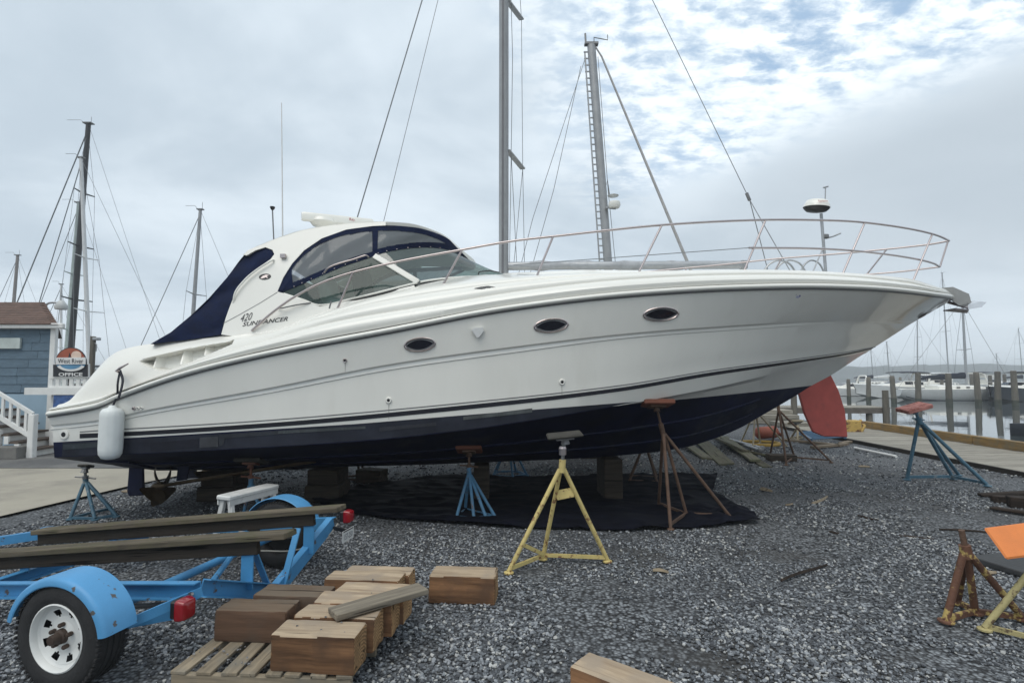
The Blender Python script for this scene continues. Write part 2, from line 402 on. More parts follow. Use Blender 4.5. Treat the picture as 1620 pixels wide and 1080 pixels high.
wm = bpy.data.materials.new('calm_water'); wm.use_nodes = True
def water_nodes():
    nt = wm.node_tree; N = nt.nodes; L = nt.links; b = N['Principled BSDF']
    b.inputs['Base Color'].default_value = (.050, .062, .064, 1); b.inputs['Roughness'].default_value = .035; b.inputs['IOR'].default_value = 1.33; b.inputs['Specular IOR Level'].default_value = 1.0
    tc = N.new('ShaderNodeTexCoord'); mp = N.new('ShaderNodeMapping'); L.new(tc.outputs['Object'], mp.inputs[0]); mp.inputs[3].default_value = (.35, 1, 1)
    t = N.new('ShaderNodeTexNoise'); L.new(mp.outputs[0], t.inputs['Vector']); t.inputs['Scale'].default_value = .9; t.inputs['Detail'].default_value = 4
    bp = N.new('ShaderNodeBump'); L.new(t.outputs['Fac'], bp.inputs['Height']); bp.inputs['Strength'].default_value = .05; bp.inputs['Distance'].default_value = .1; L.new(bp.outputs[0], b.inputs['Normal'])
water_nodes()
WZ = -1.0
structure(MB().add([(-3000, -3000, WZ), (3000, -3000, WZ), (3000, 4500, WZ), (-3000, 4500, WZ)], [(0, 1, 2, 3)]).build('water', wm))

# far wooded shore: a low ridge with an uneven crest
rng = random.Random(3)
M = MB(); rows = []
for i in range(401):
    x = -900 + 2400 * i / 400; y0 = 640 + 60 * noise.noise(Vector((x * .003, 2, 0)))
    h = 13.0 + 6 * noise.noise(Vector((x * .006, 0, 0))) + 3.0 * noise.noise(Vector((x * .04, 1, 0))) + 1.8 * noise.noise(Vector((x * .16, 5, 0))); h = max(6, h)
    rows.append([Vector((x, y0 - 6, WZ - .2)), Vector((x, y0 - 2, WZ + h * .35)), Vector((x, y0, WZ + h * .75)), Vector((x, y0 + 8, WZ + h)), Vector((x, y0 + 60, WZ + h * .9)), Vector((x, y0 + 150, WZ - .2))])
M.grid(rows); structure(M.build('far_shore', mat('winter_woods', (.045, .05, .038), .95, var=.5, vscale=.09), smooth=80))

# paved apron and lane on the left
pts = [G(-400, 818), G(0, 818), G(211, 768), G(317, 746), Vector((-5.8, 11.0, 0)), Vector((-22, 11.2, 0))]
def sheet(name, pts, z, m): return structure(MB().add([(p[0], p[1], z) for p in pts], [tuple(range(len(pts)))]).build(name, m))
sheet('concrete_apron', [Vector((-24, 5.6, 0))] + pts[1:4] + [Vector((-5.75, 11.0, 0)), Vector((-24, 11.0, 0))], .016, mat('old_concrete', (.34, .31, .25), .85, var=.14, vscale=.8, bump=.2, bscale=120, col2=(.22, .20, .17), patch=(.52, .75), pscale=.7))
sheet('asphalt_lane', [Vector((-40, 10.9, 0)), Vector((-4.0, 10.6, 0)), Vector((-4.0, 27, 0)), Vector((-40, 27, 0))], .022, mat('asphalt', (.10, .10, .10), .9, var=.2, vscale=1.2, bump=.3, bscale=160, col2=(.17, .165, .155), patch=(.5, .7), pscale=.6))

# ------------------------------------------------------------------ boardwalk along the quay
plank_m = wood('weathered_deck_board', (.36, .335, .285), (.20, .185, .155), 24, .85, .16)
bw = structure(MB().box((10.55, 9.6, .0), (2.35, 18.2, .045)).build('boardwalk', mat('dark_joist', (.03, .028, .025), .9)))
rng = random.Random(8)
def plank_mesh(L_, w_, t_, m, name='plank', bev=.006):
    return MB().box((0, 0, 0), (L_, w_, t_)).mesh(name, m, bevel=bev)
pm_ = [plank_mesh(2.42, .142, .038, plank_m) for _ in range(3)]
y = 1.0
while y < 18.7:
    o = link('plank', rng.choice(pm_), bw, local=False); o.location = (10.55 + rng.uniform(-.012, .012), y, .045 + rng.uniform(-.003, .003)); o.rotation_euler = (0, 0, rng.uniform(-.004, .004))
    y += .150
edge_m = wood('dark_edge_timber', (.030, .026, .022), (.014, .012, .010), 20)
o = link('edge_timber', plank_mesh(17.8, .07, .16, edge_m), bw); o.location = (9.29, 9.7, .0); o.rotation_euler = (0, 0, math.pi / 2)
kerb_m = wood('kerb_timber', (.36, .23, .085), (.17, .11, .05), 14, .8, .12, wear=(.20, .16, .10))
for k in range(4):
    L_ = 4.35; o = link('kerb_timber', plank_mesh(L_, .2, .22, kerb_m, bev=.012), bw); o.location = (11.85 + .004 * (k % 2), 2.9 + k * (L_ + .03), .175); o.rotation_euler = (0, 0, math.pi / 2)
# rusty yellow steel end block
t = thing('mooring_bumper', 'rusty yellow steel block at the far end of the boardwalk kerb', 'bumper', G(1350, 686))
ybm = mat('rusty_yellow_steel', (.50, .34, .10), .7, var=.2, vscale=5, col2=(.12, .055, .03), patch=(.50, .58), pscale=5, bump=.2)
c = G(1347, 686); MB().box(c + Vector((0, .1, .22)), (.62, .3, .40)).build('block_body', ybm, t, bevel=.03)
MB().tube([c + Vector((.30, .0, .05)), c + Vector((.40, -.02, .25)), c + Vector((.34, .1, .42))], .05, 8).build('block_bracket', ybm, t, smooth=50)

# ------------------------------------------------------------------ marina: piles, pier, boats
pile_m = mat('pile_wood', (.13, .118, .096), .9, var=.3, vscale=3, bump=.4, bscale=14, stretch=(4, 4, .5), rnd=.2)
wet_m = mat('wet_pile', (.045, .05, .035), .6, var=.3, vscale=3)
def pile(px, ytop, Y, r, label, lean=0.0, group='mooring piles'):
    top = P(px, ytop, Y); t = thing('mooring_pile', label, 'pile', (top.x, Y, WZ - .6), group=group)
    H_ = top.z - WZ; pts = []; rs = []
    for i in range(7):
        q = i / 6; z = WZ + .45 + (H_ - .45) * q; pts.append(Vector((top.x - lean * (1 - q), Y, z))); rs.append(r * .8 * (1.08 - .12 * q) * (1 + .04 * math.sin(px + i * 2.1)))
    rs.append(rs[-1] * .72); pts.append(pts[-1] + Vector((0, 0, .05)))
    MB().tube(pts, rs, 10).build('pile_shaft', pile_m, t, smooth=50)
    MB().tube([Vector((top.x - lean * 1.3, Y, WZ - .8)), Vector((top.x - lean, Y, WZ + .46))], r * .9, 10).build('tide_band', wet_m, t, smooth=50)
PL = [(1342, 600, 60, .24, 'short pile just right of the red rudder'), (1374, 597, 58, .27, 'grey pile left of the pier ladder'), (1411, 595, 55, .29, 'pile standing before the white cruiser'),
      (1452, 590, 54, .31, 'pile at the cruiser stern, below the yacht anchor'), (1500, 591, 53, .33, 'thick pile below the dark sail cover'), (1544, 589, 52, .31, 'pile right of the thick one, before the sailboat bow'),
      (1578, 588, 51, .31, 'pile near the sailboat bow, second from the right'), (1603, 587, 50, .31, 'rightmost pile before the dark docked boat'),
      (1424, 597, 88, .26, 'far thin pile behind the cruiser'), (1490, 597, 84, .28, 'far pile behind the dark sail cover'), (1536, 592, 80, .28, 'far pile between sailboat cabin and bow'), (1566, 594, 79, .3, 'far stub pile behind the sailboat bow'), (1589, 592, 78, .28, 'far pile beside the right-hand boats'), (1356, 600, 90, .26, 'far small pile left of the pier')]
for k, a in enumerate(PL): pile(*a, lean=.10 * math.sin(k * 2.3))
# near finger pier
t = thing('finger_pier', 'grey finger pier on posts behind the red rudder', 'pier', (15, 27, WZ))
MB().box((13.9, 27.3, .02), (10.2, .25, .26)).build('pier_stringer', mat('pier_timber', (.13, .115, .10), .9, var=.25), t)
MB().box((13.9, 28.9, .02), (10.2, .25, .26)).build('pier_stringer', MATS['pier_timber'], t)
pmesh = plank_mesh(1.85, .19, .04, plank_m)
for k in range(52):
    o = link('plank', pmesh, t); o.location = (8.95 + k * .197, 28.1, .172); o.rotation_euler = (0, 0, math.pi / 2)
for x, y, h in ((18.75, 27.1, 1.05), (18.1, 27.4, .1), (17.4, 28.9, .1), (14.2, 27.2, .9), (12.9, 29.1, .8)):
    MB().tube([(x, y, WZ - .8), (x, y, 0), (x, y, h)], [.16, .15, .14], 10).build('pier_post', pile_m, t, smooth=50)
lad = MB(); lx = 12.9 + 3.1
for dx in (0, .42): lad.tube([(lx + dx, 27.05, WZ - .3), (lx + dx, 27.05, .55)], .025, 6)
for z in (-.7, -.35, 0, .35): lad.tube([(lx, 27.05, z), (lx + .42, 27.05, z)], .022, 6)
lad.build('pier_ladder', alu, t)

def sailboat(name, label, loc, rz, L_, B_, fb, draft, mast=None, hullm=None, deckm=None, stripe=None, keel_on=True, cover=None, group=None, rudder=None, ports=True, cabin=True):
    """x forward, origin amidships on the waterline"""
    t = thing(name, label, 'sailboat', loc, rz, group); hullm = hullm or gel; deckm = deckm or gel
    n = 26; rows = []
    def bb(u): return B_ / 2 * max(.0, (1 - abs((u - .45) / .57) ** 2.3)) ** .75 if u > .45 else B_ / 2 * (1 - .45 * ((.45 - u) / .45) ** 2)
    def sheer(u): return fb * (1 + .18 * (u - .5) + .25 * (u - .45) ** 2)
    for i in range(n + 1):
        u = i / n; x = (u - .5) * L_; b = max(.01, bb(u)); zb = -.42 * (1 - abs(2 * u - .95) ** 2.4) + .10 + (max(0, u - .93) * 8) * 1.0 + max(0, .12 - u) * 3.2
        s = []
        for q in (1, .94, .80, .55, .28, 0):
            s.append(Vector((x + (.10 * L_ * .3 * (u > .8) * (u - .8) * 5 * (sheer(u) * (1 - (1 - q) ** 2) / fb - .3)), -b * (q ** .55 if q else 0), zb + (sheer(u) - zb) * q ** 2.6)))
        rows.append(s + [Vector((p.x, -p.y, p.z)) for p in reversed(s[:-1])])
    M = MB(); M.grid(rows); k = len(rows[0]); M.f.append(tuple(range(k)))
    M.build('hull', hullm, t, smooth=40, local=True)
    M = MB(); M.grid([[Vector((r[0].x, r[0].y, r[0].z - .02)), Vector((r[0].x, 0, r[0].z + .06)), Vector((r[-1].x, r[-1].y, r[-1].z - .02))] for r in rows]); dk = M.build('deck', deckm, t, smooth=40, local=True)
    if stripe:
        M = MB()
        for sg in (-1, 1):
            M.grid([[Vector((rows[i][3].x, sg * (abs(rows[i][3].y) + .015), rows[i][3].z - .06)), Vector((rows[i][3].x, sg * (abs(rows[i][3].y) + .02), rows[i][3].z + .07))] for i in range(1, n)])
        M.build('boot_stripe', stripe, t, local=True)
    if cabin:
        M = MB(); c = []
        for u, w, h in ((.30, .60, .40), (.34, .62, .44), (.50, .62, .42), (.64, .52, .34), (.73, .36, .06)):
            x = (u - .5) * L_; z0 = sheer(u); b = bb(u) * w / .62 * .66
            c.append([Vector((x, -b, z0 - .05)), Vector((x, -b * .93, z0 + h * .75)), Vector((x, -b * .75, z0 + h)), Vector((x, b * .75, z0 + h)), Vector((x, b * .93, z0 + h * .75)), Vector((x, b, z0 - .05))])
        M.grid(c); M.f.append(tuple(range(6))); M.f.append(tuple(range(24, 30)))
        cb = M.build('cabin', deckm, t, smooth=25, local=True)
        if ports:
            for u in (.37, .45, .53, .60):
                for sg in (-1, 1):
                    x = (u - .5) * L_; b = bb(u) * .66; M = MB()
                    M.box((x, sg * b * 1.0, sheer(u) + .18), (.42, .05, .13)); M.build('cabin_window', mat('dark_glass', (.008, .009, .016), .08), cb, local=True, bevel=.02)
    if keel_on:
        M = MB(); M.slab([Vector((x, -.12, z)) for x, z in ((-.12 * L_, -.3), (.14 * L_, -.3), (.06 * L_, -draft), (-.10 * L_, -draft))], (0, .24, 0)); M.build('keel', navy_paint, t, local=True, bevel=.05)
    if rudder: M = MB(); M.slab([Vector((x, -.04, z)) for x, z in rudder[0]], (0, .08, 0)); M.build('rudder', rudder[1], t, local=True, bevel=.02)
    if mast:
        mx, H_, r, mm = mast['x'], mast['h'], mast['r'], mast.get('m', alu); z0 = sheer(.5 + mx / L_) - .05; rake = mast.get('rake', 0)
        rm = MB().tube([(mx, 0, z0), (mx - rake * .5, 0, z0 + (H_ - z0) * .5), (mx - rake, 0, H_)], [r, r, r * .8], 8).build('mast', mm, t, smooth=50, local=True)
        hd = MB(); hd.box((mx - rake, 0, H_ + .03), (r * 3.2, r * 2, .06)); hd.tube([(mx - rake - r, 0, H_), (mx - rake - r, 0, H_ + .45)], .012, 5); hd.tube([(mx - rake + r, 0, H_), (mx - rake + r * 3, 0, H_ + .25), (mx - rake + r * 8, .0, H_ + .25)], .012, 5)
        hd.build('masthead', darksteel, rm, local=True)
        ws = mast.get('wire', .012)
        def mp(z): return Vector((mx - rake * (z - z0) / (H_ - z0), 0, z))
        tips = {-1: [], 1: []}
        for zf, w in mast.get('spr', ()):
            for sg in (-1, 1):
                a = mp(H_ * zf); b = a + Vector((-.12 * w, sg * w, .05)); tips[sg].append(b)
                MB().tube([a, b], [r * .35, r * .2], 6).build('spreader', mm, rm, local=True)
        bow, stern = Vector((L_ * .47, 0, sheer(.97))), Vector((-L_ * .49, 0, sheer(.0)))
        for sg in (-1, 1):
            base = Vector((mx - .2, sg * bb(.5 + mx / L_) * .92, sheer(.5)))
            MB().tube([base] + tips[sg] + [mp(H_ * .98)], ws, 5).build('shroud', wire, t, local=True)
        if mast.get('fore', True): MB().tube([bow, mp(H_ * mast.get('ff', .98))], mast.get('furl', ws), 6).build('forestay', mast.get('furlm', wire), t, local=True)
        if mast.get('back', True): MB().tube([stern, mp(H_)], ws, 5).build('backstay', wire, t, local=True)
        bz = z0 + mast.get('bz', 1.15); bl = mast.get('bl', L_ * .36)
        if bl:
            MB().tube([(mx - r, 0, bz), (mx - bl, 0, bz + .08)], .07, 8).build('boom', mm, t, local=True, smooth=50)
            if cover:
                M = MB(); rows = []
                for i in range(13):
                    q = i / 12; x = mx - r - .05 - (bl - .2) * q; h = .42 * (1 - q) ** .8 + .16 + .03 * math.sin(i * 2.1); w = .16 + .06 * (1 - q)
                    rows.append([Vector((x, w * math.sin(a), bz - .05 + h * .5 + h * .62 * math.cos(a))) for a in [2 * math.pi * j / 10 for j in range(10)]])
                M.grid(rows, closeu=True); M.f.append(tuple(range(10))); M.f.append(tuple(range(120, 130)))
                M.build('sail_cover', cover, t, local=True, smooth=60)
    return t

def cruiser(name, label, loc, rz, L_, B_, fb, canvas_m=None, hullm=None, group=None, flybridge=False):
    t = thing(name, label, 'motor boat', loc, rz, group); n = 20; rows = []; hullm = hullm or gel
    def bb(u): return B_ / 2 * (1 if u < .5 else max(.01, (1 - ((u - .5) / .5) ** 2.2)) ** .7)
    for i in range(n + 1):
        u = i / n; x = (u - .5) * L_; b = bb(u); z1 = fb * (1 + .35 * u * u); zb = -.3 + max(0, u - .8) * 3.2 * fb
        s = [Vector((x + (u > .7) * (u - .7) * .10 * L_, -b, z1)), Vector((x, -b * .95, z1 * .6)), Vector((x, -b * .86, .05 + max(0, u - .8) * 2 * fb)), Vector((x, 0, zb))]
        rows.append(s + [Vector((p.x, -p.y, p.z)) for p in reversed(s[:-1])])
    M = MB(); M.grid(rows); M.f.append(tuple(range(7))); M.build('hull', hullm, t, smooth=35, local=True)
    M = MB(); M.grid([[r[0], Vector((r[0].x, 0, r[0].z + .12)), r[-1]] for r in rows]); M.build('deck', gel, t, smooth=40, local=True)
    M = MB(); M.grid([[Vector((r[1].x, sg * (abs(r[1].y) + .03), r[1].z + .05)), Vector((r[1].x, sg * (abs(r[1].y) + .02), r[1].z - .07))] for r in rows for sg in (-1,)]); M.build('side_stripe', navy_gel, t, local=True)
    c = []
    for u, w, h in ((.30, .8, .75), (.42, .8, .8), (.52, .76, .72), (.62, .66, .35), (.78, .4, .06)):
        x = (u - .5) * L_; z0 = fb * (1 + .35 * u * u) - .05; b = B_ / 2 * w
        c.append([Vector((x, -b, z0)), Vector((x - .05, -b * .85, z0 + h)), Vector((x - .05, b * .85, z0 + h)), Vector((x, b, z0))])
    M = MB(); M.grid(c); M.f.append((0, 1, 2, 3)); cb = M.build('cabin', gel, t, smooth=25, local=True)
    dg = mat('dark_glass', (.008, .009, .016), .08, spec=.8)
    for sg in (-1, 1):
        for a, b in ((0, 1), (1, 2)):
            M = MB(); A0, A1, B0, B1 = (c[a][0], c[a][1], c[b][0], c[b][1]) if sg < 0 else (c[a][3], c[a][2], c[b][3], c[b][2]); o = Vector((0, sg * .015, 0))
            M.add([A0.lerp(A1, .45).lerp(B0.lerp(B1, .45), .08) + o, A0.lerp(A1, .45).lerp(B0.lerp(B1, .45), .92) + o, A0.lerp(A1, .9).lerp(B0.lerp(B1, .9), .92) + o, A0.lerp(A1, .9).lerp(B0.lerp(B1, .9), .08) + o], [(0, 1, 2, 3)])
            M.build('cabin_window', dg, cb, local=True)
    M = MB(); o = Vector((.02, 0, .02)); M.add([c[2][1].lerp(c[3][1], .05) + o, c[2][2].lerp(c[3][2], .05) + o, c[2][2].lerp(c[3][2], .9) + o, c[2][1].lerp(c[3][1], .9) + o], [(0, 1, 2, 3)]); M.build('windshield', dg, cb, local=True)
    # radar arch and bimini
    x = -.22 * L_; M = MB(); z0 = fb * 1.02; h = fb + 1.75; w = B_ / 2 * .9
    M.tube([(x, -w, z0), (x - .45, -w * .92, h - .2), (x - .5, -w * .7, h), (x - .5, w * .7, h), (x - .45, w * .92, h - .2), (x, w, z0)], .11, 6); M.build('radar_arch', gel, t, local=True, smooth=50)
    if canvas_m:
        M = MB(); rows = [[Vector((x - .6 + q * .34 * L_, B_ * .42 * s, h + .04 + .12 * (1 - s * s) + .06 * math.sin(q * math.pi))) for s in (-1, -.6, 0, .6, 1)] for q in [i / 6 for i in range(7)]]
        M.grid(rows); M.grid([[p - Vector((0, 0, .05)) for p in r] for r in rows]); M.build('bimini', canvas_m, t, local=True, smooth=60)
        for q in (.15, .85):
            for s in (-1, 1): MB().tube([(x - .6 + q * .34 * L_, B_ * .40 * s, h + .05), (x - .3 + q * .22 * L_, B_ * .44 * s, z0)], .02, 5).build('bimini_pole', steel, t, local=True)
    M = MB()
    for sg in (-1, 1): M.tube([((u - .5) * L_ + (u > .7) * (u - .7) * .10 * L_, sg * bb(u) * .95, fb * (1 + .35 * u * u) + (.6 if u > .42 else .0)) for u in (.40, .45, .6, .75, .88, .96)], .02, 5)
    M.build('bow_rail', steel, t, local=True)
    if flybridge: MB().box((-.05 * L_, 0, fb + 1.35), (.3 * L_, B_ * .7, .6)).build('flybridge', gel, t, local=True, bevel=.1)
    return t

navy_cover = mat('dark_sail_cover', (.012, .016, .030), .9, var=.2, vscale=4)
grey_far = mat('far_gelcoat', (.66, .67, .66), .4, var=.05)
def far(px, Y): return ((px - CX) / FP * Y, Y, WZ)
# boats afloat on the right
sailboat('moored_sailboat', 'white sailboat with dark sail cover moored broadside beyond the quay', far(1510, 60), 0, 13.4, 3.5, 1.25, 1.6, dict(x=1.2, h=11.2, r=.13, spr=((.5, 1.0),), wire=.018, bl=5.0, bz=1.25), hullm=grey_far, stripe=navy_cover, cover=navy_cover)
cruiser('moored_cruiser', 'white express cruiser with dark bimini moored left of the sailboat', far(1420, 66), R(180), 10.6, 3.5, 1.25, navy_cover, grey_far)
cruiser('moored_cruiser', 'small white motor boat at the end of the finger pier, partly behind the red rudder', far(1336, 72), R(170), 7.5, 2.7, .9, None, grey_far)
cruiser('moored_cruiser', 'boat with navy bimini at the right edge of the picture', far(1606, 58), R(200), 9, 3.2, 1.2, navy_cover, mat('dark_hull', (.03, .035, .045), .35))
cruiser('moored_cruiser', 'white motor boat farther back between two masts, above the sailboat cabin', far(1470, 86), R(175), 9.5, 3.2, 1.2, grey_far, grey_far, flybridge=True)
cruiser('moored_cruiser', 'pale motor boat farther back at right, above the sailboat bow', far(1560, 84), R(15), 9, 3.1, 1.3, navy_cover, grey_far, flybridge=True)
for px, Y, top, lab, r in ((1457, 75, 505, 'sailboat whose mast stands just left of the anchor', .14), (1495, 95, 432, 'sailboat with the tall mast passing left of the anchor', .17), (1402, 110, 541, 'distant sailboat with a low mast under the yacht bow', .17),
                           (1376, 105, 550, 'distant sailboat with a thin mast beside the yacht stem', .13), (1575, 120, 560, 'far sailboat with a short mast near the right edge', .14), (1612, 100, 520, 'far sailboat mast at the right edge of the picture', .10)):
    sailboat('moored_sailboat', lab, far(px, Y), R(8 if Y > 90 else 172), 10.2, 3.1, 1.05, 1.5, dict(x=.6, h=P(px, top, Y).z - WZ, r=r * .62, rake=.35, spr=((.5, 1.0), (.76, .8)), wire=.012, bl=4.2), hullm=grey_far, cover=navy_cover if Y < 110 else grey_far, group='sailboats far out in the marina')
# long floating dock behind them
t = thing('floating_dock', 'low grey dock running behind the moored boats', 'dock', (45, 92, WZ)); MB().box((48, 92, WZ + .35), (70, 2.2, .3)).build('dock_deck', plank_m, t); MB().box((48, 90.8, WZ + .1), (70, .2, .4)).build('dock_fascia', MATS['pier_timber'], t)
# small dark skiff at the right frame edge
t = thing('dinghy', 'small dark dinghy bow at the right edge of the water', 'dinghy', G(1640, 690, WZ))
c = G(1632, 688, WZ); M = MB(); rows = []
for i in range(9):
    u = i / 8; x = c.x - 1.0 + u * 3.2; b = .7 * (1 - (1 - u) ** 3) + .02
    rows.append([Vector((x, c.y - b, WZ + .55 - .1 * u)), Vector((x, c.y - b * .8, WZ + .05)), Vector((x, c.y, WZ - .1)), Vector((x, c.y + b * .8, WZ + .05)), Vector((x, c.y + b, WZ + .55 - .1 * u))])
M.grid(rows); M.build('dinghy_hull', mat('dark_hull', (.03, .035, .045), .35), t, smooth=50)
MB().box((c.x + .8, c.y, WZ + .36), (.3, 1.1, .04)).build('thwart', plank_m, t)

# ------------------------------------------------------------------ sailboats on the hard behind the yacht
red_rud = mat('red_antifouling', (.33, .068, .058), .8, var=.2, vscale=2.5, col2=(.24, .06, .055), patch=(.55, .72), pscale=4)
YA = 12.5; deckA = 3.72; wlA = 2.5
ax0, ax1 = -4.5, 7.5; midA = (ax0 + ax1) / 2
def la(px, py):                                    # pixel on the centre plane of sailboat A -> its local x,z (bow towards -x world)
    p = P(px, py, YA); return (midA - p.x, p.z - wlA)
rud = [la(x, y) for x, y in ((1240, 520), (1312, 515), (1313, 592), (1326, 618), (1336, 650), (1340, 691), (1302, 690), (1285, 683), (1272, 655), (1256, 600))]
A = sailboat('sailboat_on_stands', 'sailboat propped behind the yacht, red rudder showing under the yacht bow', (midA, YA, wlA), R(180), ax1 - ax0, 3.7, 1.2, wlA - .16, None, rudder=(rud, red_rud), stripe=navy_cover)
def wA(px, py, dy=0.0): return P(px, py, YA + dy)
mastA_top = 17.6
gm = mat('mast_grey', (.33, .335, .34), .45, metal=.35, var=.12, vscale=3)
def oval_tube(pts, rx, ry, n=12):
    M = MB(); M.grid([[Vector(p) + Vector((rx * math.cos(a), ry * math.sin(a), 0)) for a in [2 * math.pi * j / n for j in range(n)]] for p in pts], closeu=True)
    M.f.append(tuple(range(n))); M.f.append(tuple(range((len(pts) - 1) * n, len(pts) * n))); return M
mxA = P(797, 200, YA).x
ma = oval_tube([(mxA, YA, 3.7), (mxA, YA, 10), (mxA - .02, YA, mastA_top)], .115, .16).build('mast', gm, A, smooth=50)
MB().box((mxA - .02, YA - .165, 10), (.05, .03, 12.5)).build('mast_track', mat('track_dark', (.14, .14, .15), .5), ma)
for (x0, y0), (x1, y1) in (((803, 238), (827, 267)), ((803, 2), (825, 31))):
    M = MB(); a, b = P(x0, y0, YA), P(x1, y1, YA + 1.25); M.beam(a, b, .14, .05, (0, 0, 1)); M.build('spreader', gm, ma, bevel=.012)
spA = P(827, 267, YA + 1.25); spB = P(825, 31, YA + 1.25)
for pts in ([P(812, 428, YA + 1.5), spA + Vector((0, 0, 0)), spB, Vector((mxA, YA, mastA_top))], [P(806, 425, YA + .3), P(811, 90, YA + .2), Vector((mxA + .05, YA, mastA_top - 2))], [P(818, 428, YA + .9), P(809, 250, YA + .1)], [P(803.5, 425, YA - .15), P(803.5, -20, YA - .15)], [P(830, 430, YA + 1.6), spA]):
    MB().tube(pts, .008, 5).build('shroud', wire, A)
MB().tube([Vector((ax0 + .35, YA, deckA)), P(565, 345, YA), P(668, 0, YA), Vector((mxA - .1, YA, mastA_top - .3))], .016, 6).build('forestay', wire, A)
MB().tube([P(607, 350, YA), P(693, 0, YA), Vector((mxA - .1, YA, mastA_top - 1.0))], .008, 6).build('inner_forestay', wire, A)
spl = P(1186, 316, YA)
MB().tube([Vector((mxA + .1, YA, mastA_top)), P(1032, 0, YA), spl], .009, 6).build('backstay', wire, A)
MB().tube([spl + Vector((-.07, 0, .16)), spl + Vector((.0, 0, -.02))], .04, 8).build('backstay_tensioner', darksteel, A)
for sg, e in ((-1, P(1252, 432, YA - 1.0)), (1, P(1216, 432, YA + .9))): MB().tube([spl, e], .011, 5).build('backstay_leg', wire, A)
MB().tube([P(801, 421, YA), P(940, 420, YA), P(1172, 419, YA)], .10, 10).build('boom', alu, A, smooth=50)
MB().box(P(1176, 419, YA), (.16, .16, .20)).build('boom_end', gm, A, bevel=.02)
M = MB(); rows = []
for i in range(14):
    q = i / 13; x = 838 + (1080 - 838) * q; p = P(x, 419, YA); h = .10 + .03 * math.sin(i * 1.7)
    rows.append([p + Vector((0, (.11 + .02 * math.sin(i)) * math.sin(a), -.02 + h * math.cos(a))) for a in [2 * math.pi * j / 10 for j in range(10)]])
M.grid(rows, closeu=True); M.build('flaked_sail', mat('grey_sailcloth', (.36, .37, .385), .85, var=.18, vscale=4), A, smooth=60)
# stern radar pole, pushpit hoops
rp = MB().tube([P(1307, 440, YA), P(1299, 338, YA)], .035, 8).build('radar_pole', alu, A, smooth=50)
rc = P(1291, 334, YA); M = MB()
M.lathe([(0, -.02), (.22, .0), (.27, .05), (.29, .08)], rc, (.1, -.1, 1), 24); rd = M.build('radar_base', black, rp, smooth=50)
MB().lathe([(.29, .081), (.28, .13), (.23, .24), (.20, .25), (0, .26)], rc, (.1, -.1, 1), 24).build('radar_dome', gel, rd, smooth=50)
rv, rf = text_mesh('Raymarine', .07); M = MB(); M.add([rc + Vector((p[0] * .75, -.295 + .10 * p[1], .15 + p[1] * .95)) for p in rv], rf); M.build('radar_lettering', mat('red_lettering', (.35, .02, .03), .5), rd, recalc=False)
MB().tube([P(1305, 330, YA - .05), P(1306, 297, YA - .05)], .014, 6).build('radar_aerial', alu, rp)
MB().tube([P(1302.5, 297, YA - .05), P(1310, 295, YA - .05)], .02, 6).build('aerial_cap', alu, rp)
MB().tube([P(1307, 377, YA), P(1318, 374, YA), P(1330, 369, YA)], .018, 6).build('pole_arm', alu, rp)
MB().box(P(1306, 374, YA), (.12, .12, .1)).build('pole_clamp', darksteel, rp, bevel=.02)
MB().tube([P(1286, 430, YA - .3), P(1303, 390, YA)], .016, 6).build('pole_brace', alu, rp)
for x0, xm, x1, dy in ((1204, 1232, 1262, -1.2), (1222, 1250, 1278, .3), (1264, 1284, 1306, .8)):
    MB().tube(path([P(x0, 436, YA + dy), P((x0 + xm) / 2, 417, YA + dy), P(xm, 411.5, YA + dy), P((xm + x1) / 2, 416, YA + dy), P(x1, 436, YA + dy)], 18), .022, 6).build('pushpit_hoop', alu, A, smooth=60)

YB = 19.0
B = sailboat('sailboat_on_stands', 'sailboat on the hard farther back, stepped mast with radar and furled headsail', (1.8, YB, 2.6), 0, 12.0, 3.6, 1.2, 2.5, None, stripe=navy_cover)
mb0, mb1 = P(963, 432, YB), P(935.5, 72, YB); mb00 = mb0 + (mb0 - mb1) * .19
mbo = oval_tube([mb00, mb0, mb1], .155, .13).build('mast', gm, B, smooth=50)
dM = (mb1 - mb0).normalized()
tr = MB().beam(mb0 + Vector((-.30, 0, 0)), mb1 + Vector((-.24, 0, -.3)), .05, .05, (0, 1, 0)).build('mast_track', gm, mbo)
for k in range(34):
    q = k / 33; p = mb0.lerp(mb1, q * .97); MB().beam(p + Vector((-.30, 0, 0)), p + Vector((-.1, 0, 0)), .04, .04).build('track_bracket', gm, mbo)
M = MB(); M.box(mb1 + Vector((0, 0, .05)), (.5, .2, .08)); M.tube([mb1 + Vector((-.2, 0, 0)), mb1 + Vector((-.22, 0, .45))], .035, 6); M.tube([mb1 + Vector((.1, 0, 0)), mb1 + Vector((.1, 0, .3)), mb1 + Vector((.35, 0, .25)), mb1 + Vector((.6, 0, .2)), mb1 + Vector((.6, 0, .4))], .02, 5); M.build('masthead', darksteel, mbo)
MB().tube([mb1 + Vector((.15, 0, -.05)), P(952, 90, YB), P(1089, 418, YB), P(1110, 470, YB)], [.03, .035, .06, .06], 8).build('furled_headsail', mat('sail_grey', (.42, .41, .40), .8), B, smooth=50)
for a, b in (((926, 92), (843, 345)), ((919, 105), (876, 300)), ((843, 345), (820, 435)), ((876, 300), (838, 435)), ((946, 90), (962, 300)), ((962, 300), (975, 430))):
    MB().tube([P(*a, YB), P(*b, YB)], .012, 5).build('shroud', wire, B)
rr = P(972, 325, YB - .3); MB().lathe([(0, 0), (.17, .01), (.22, .1), (.20, .22), (0, .26)], rr - Vector((0, 0, .1)), (0, 0, 1), 18).build('radar_dome', gel, mbo, smooth=50)
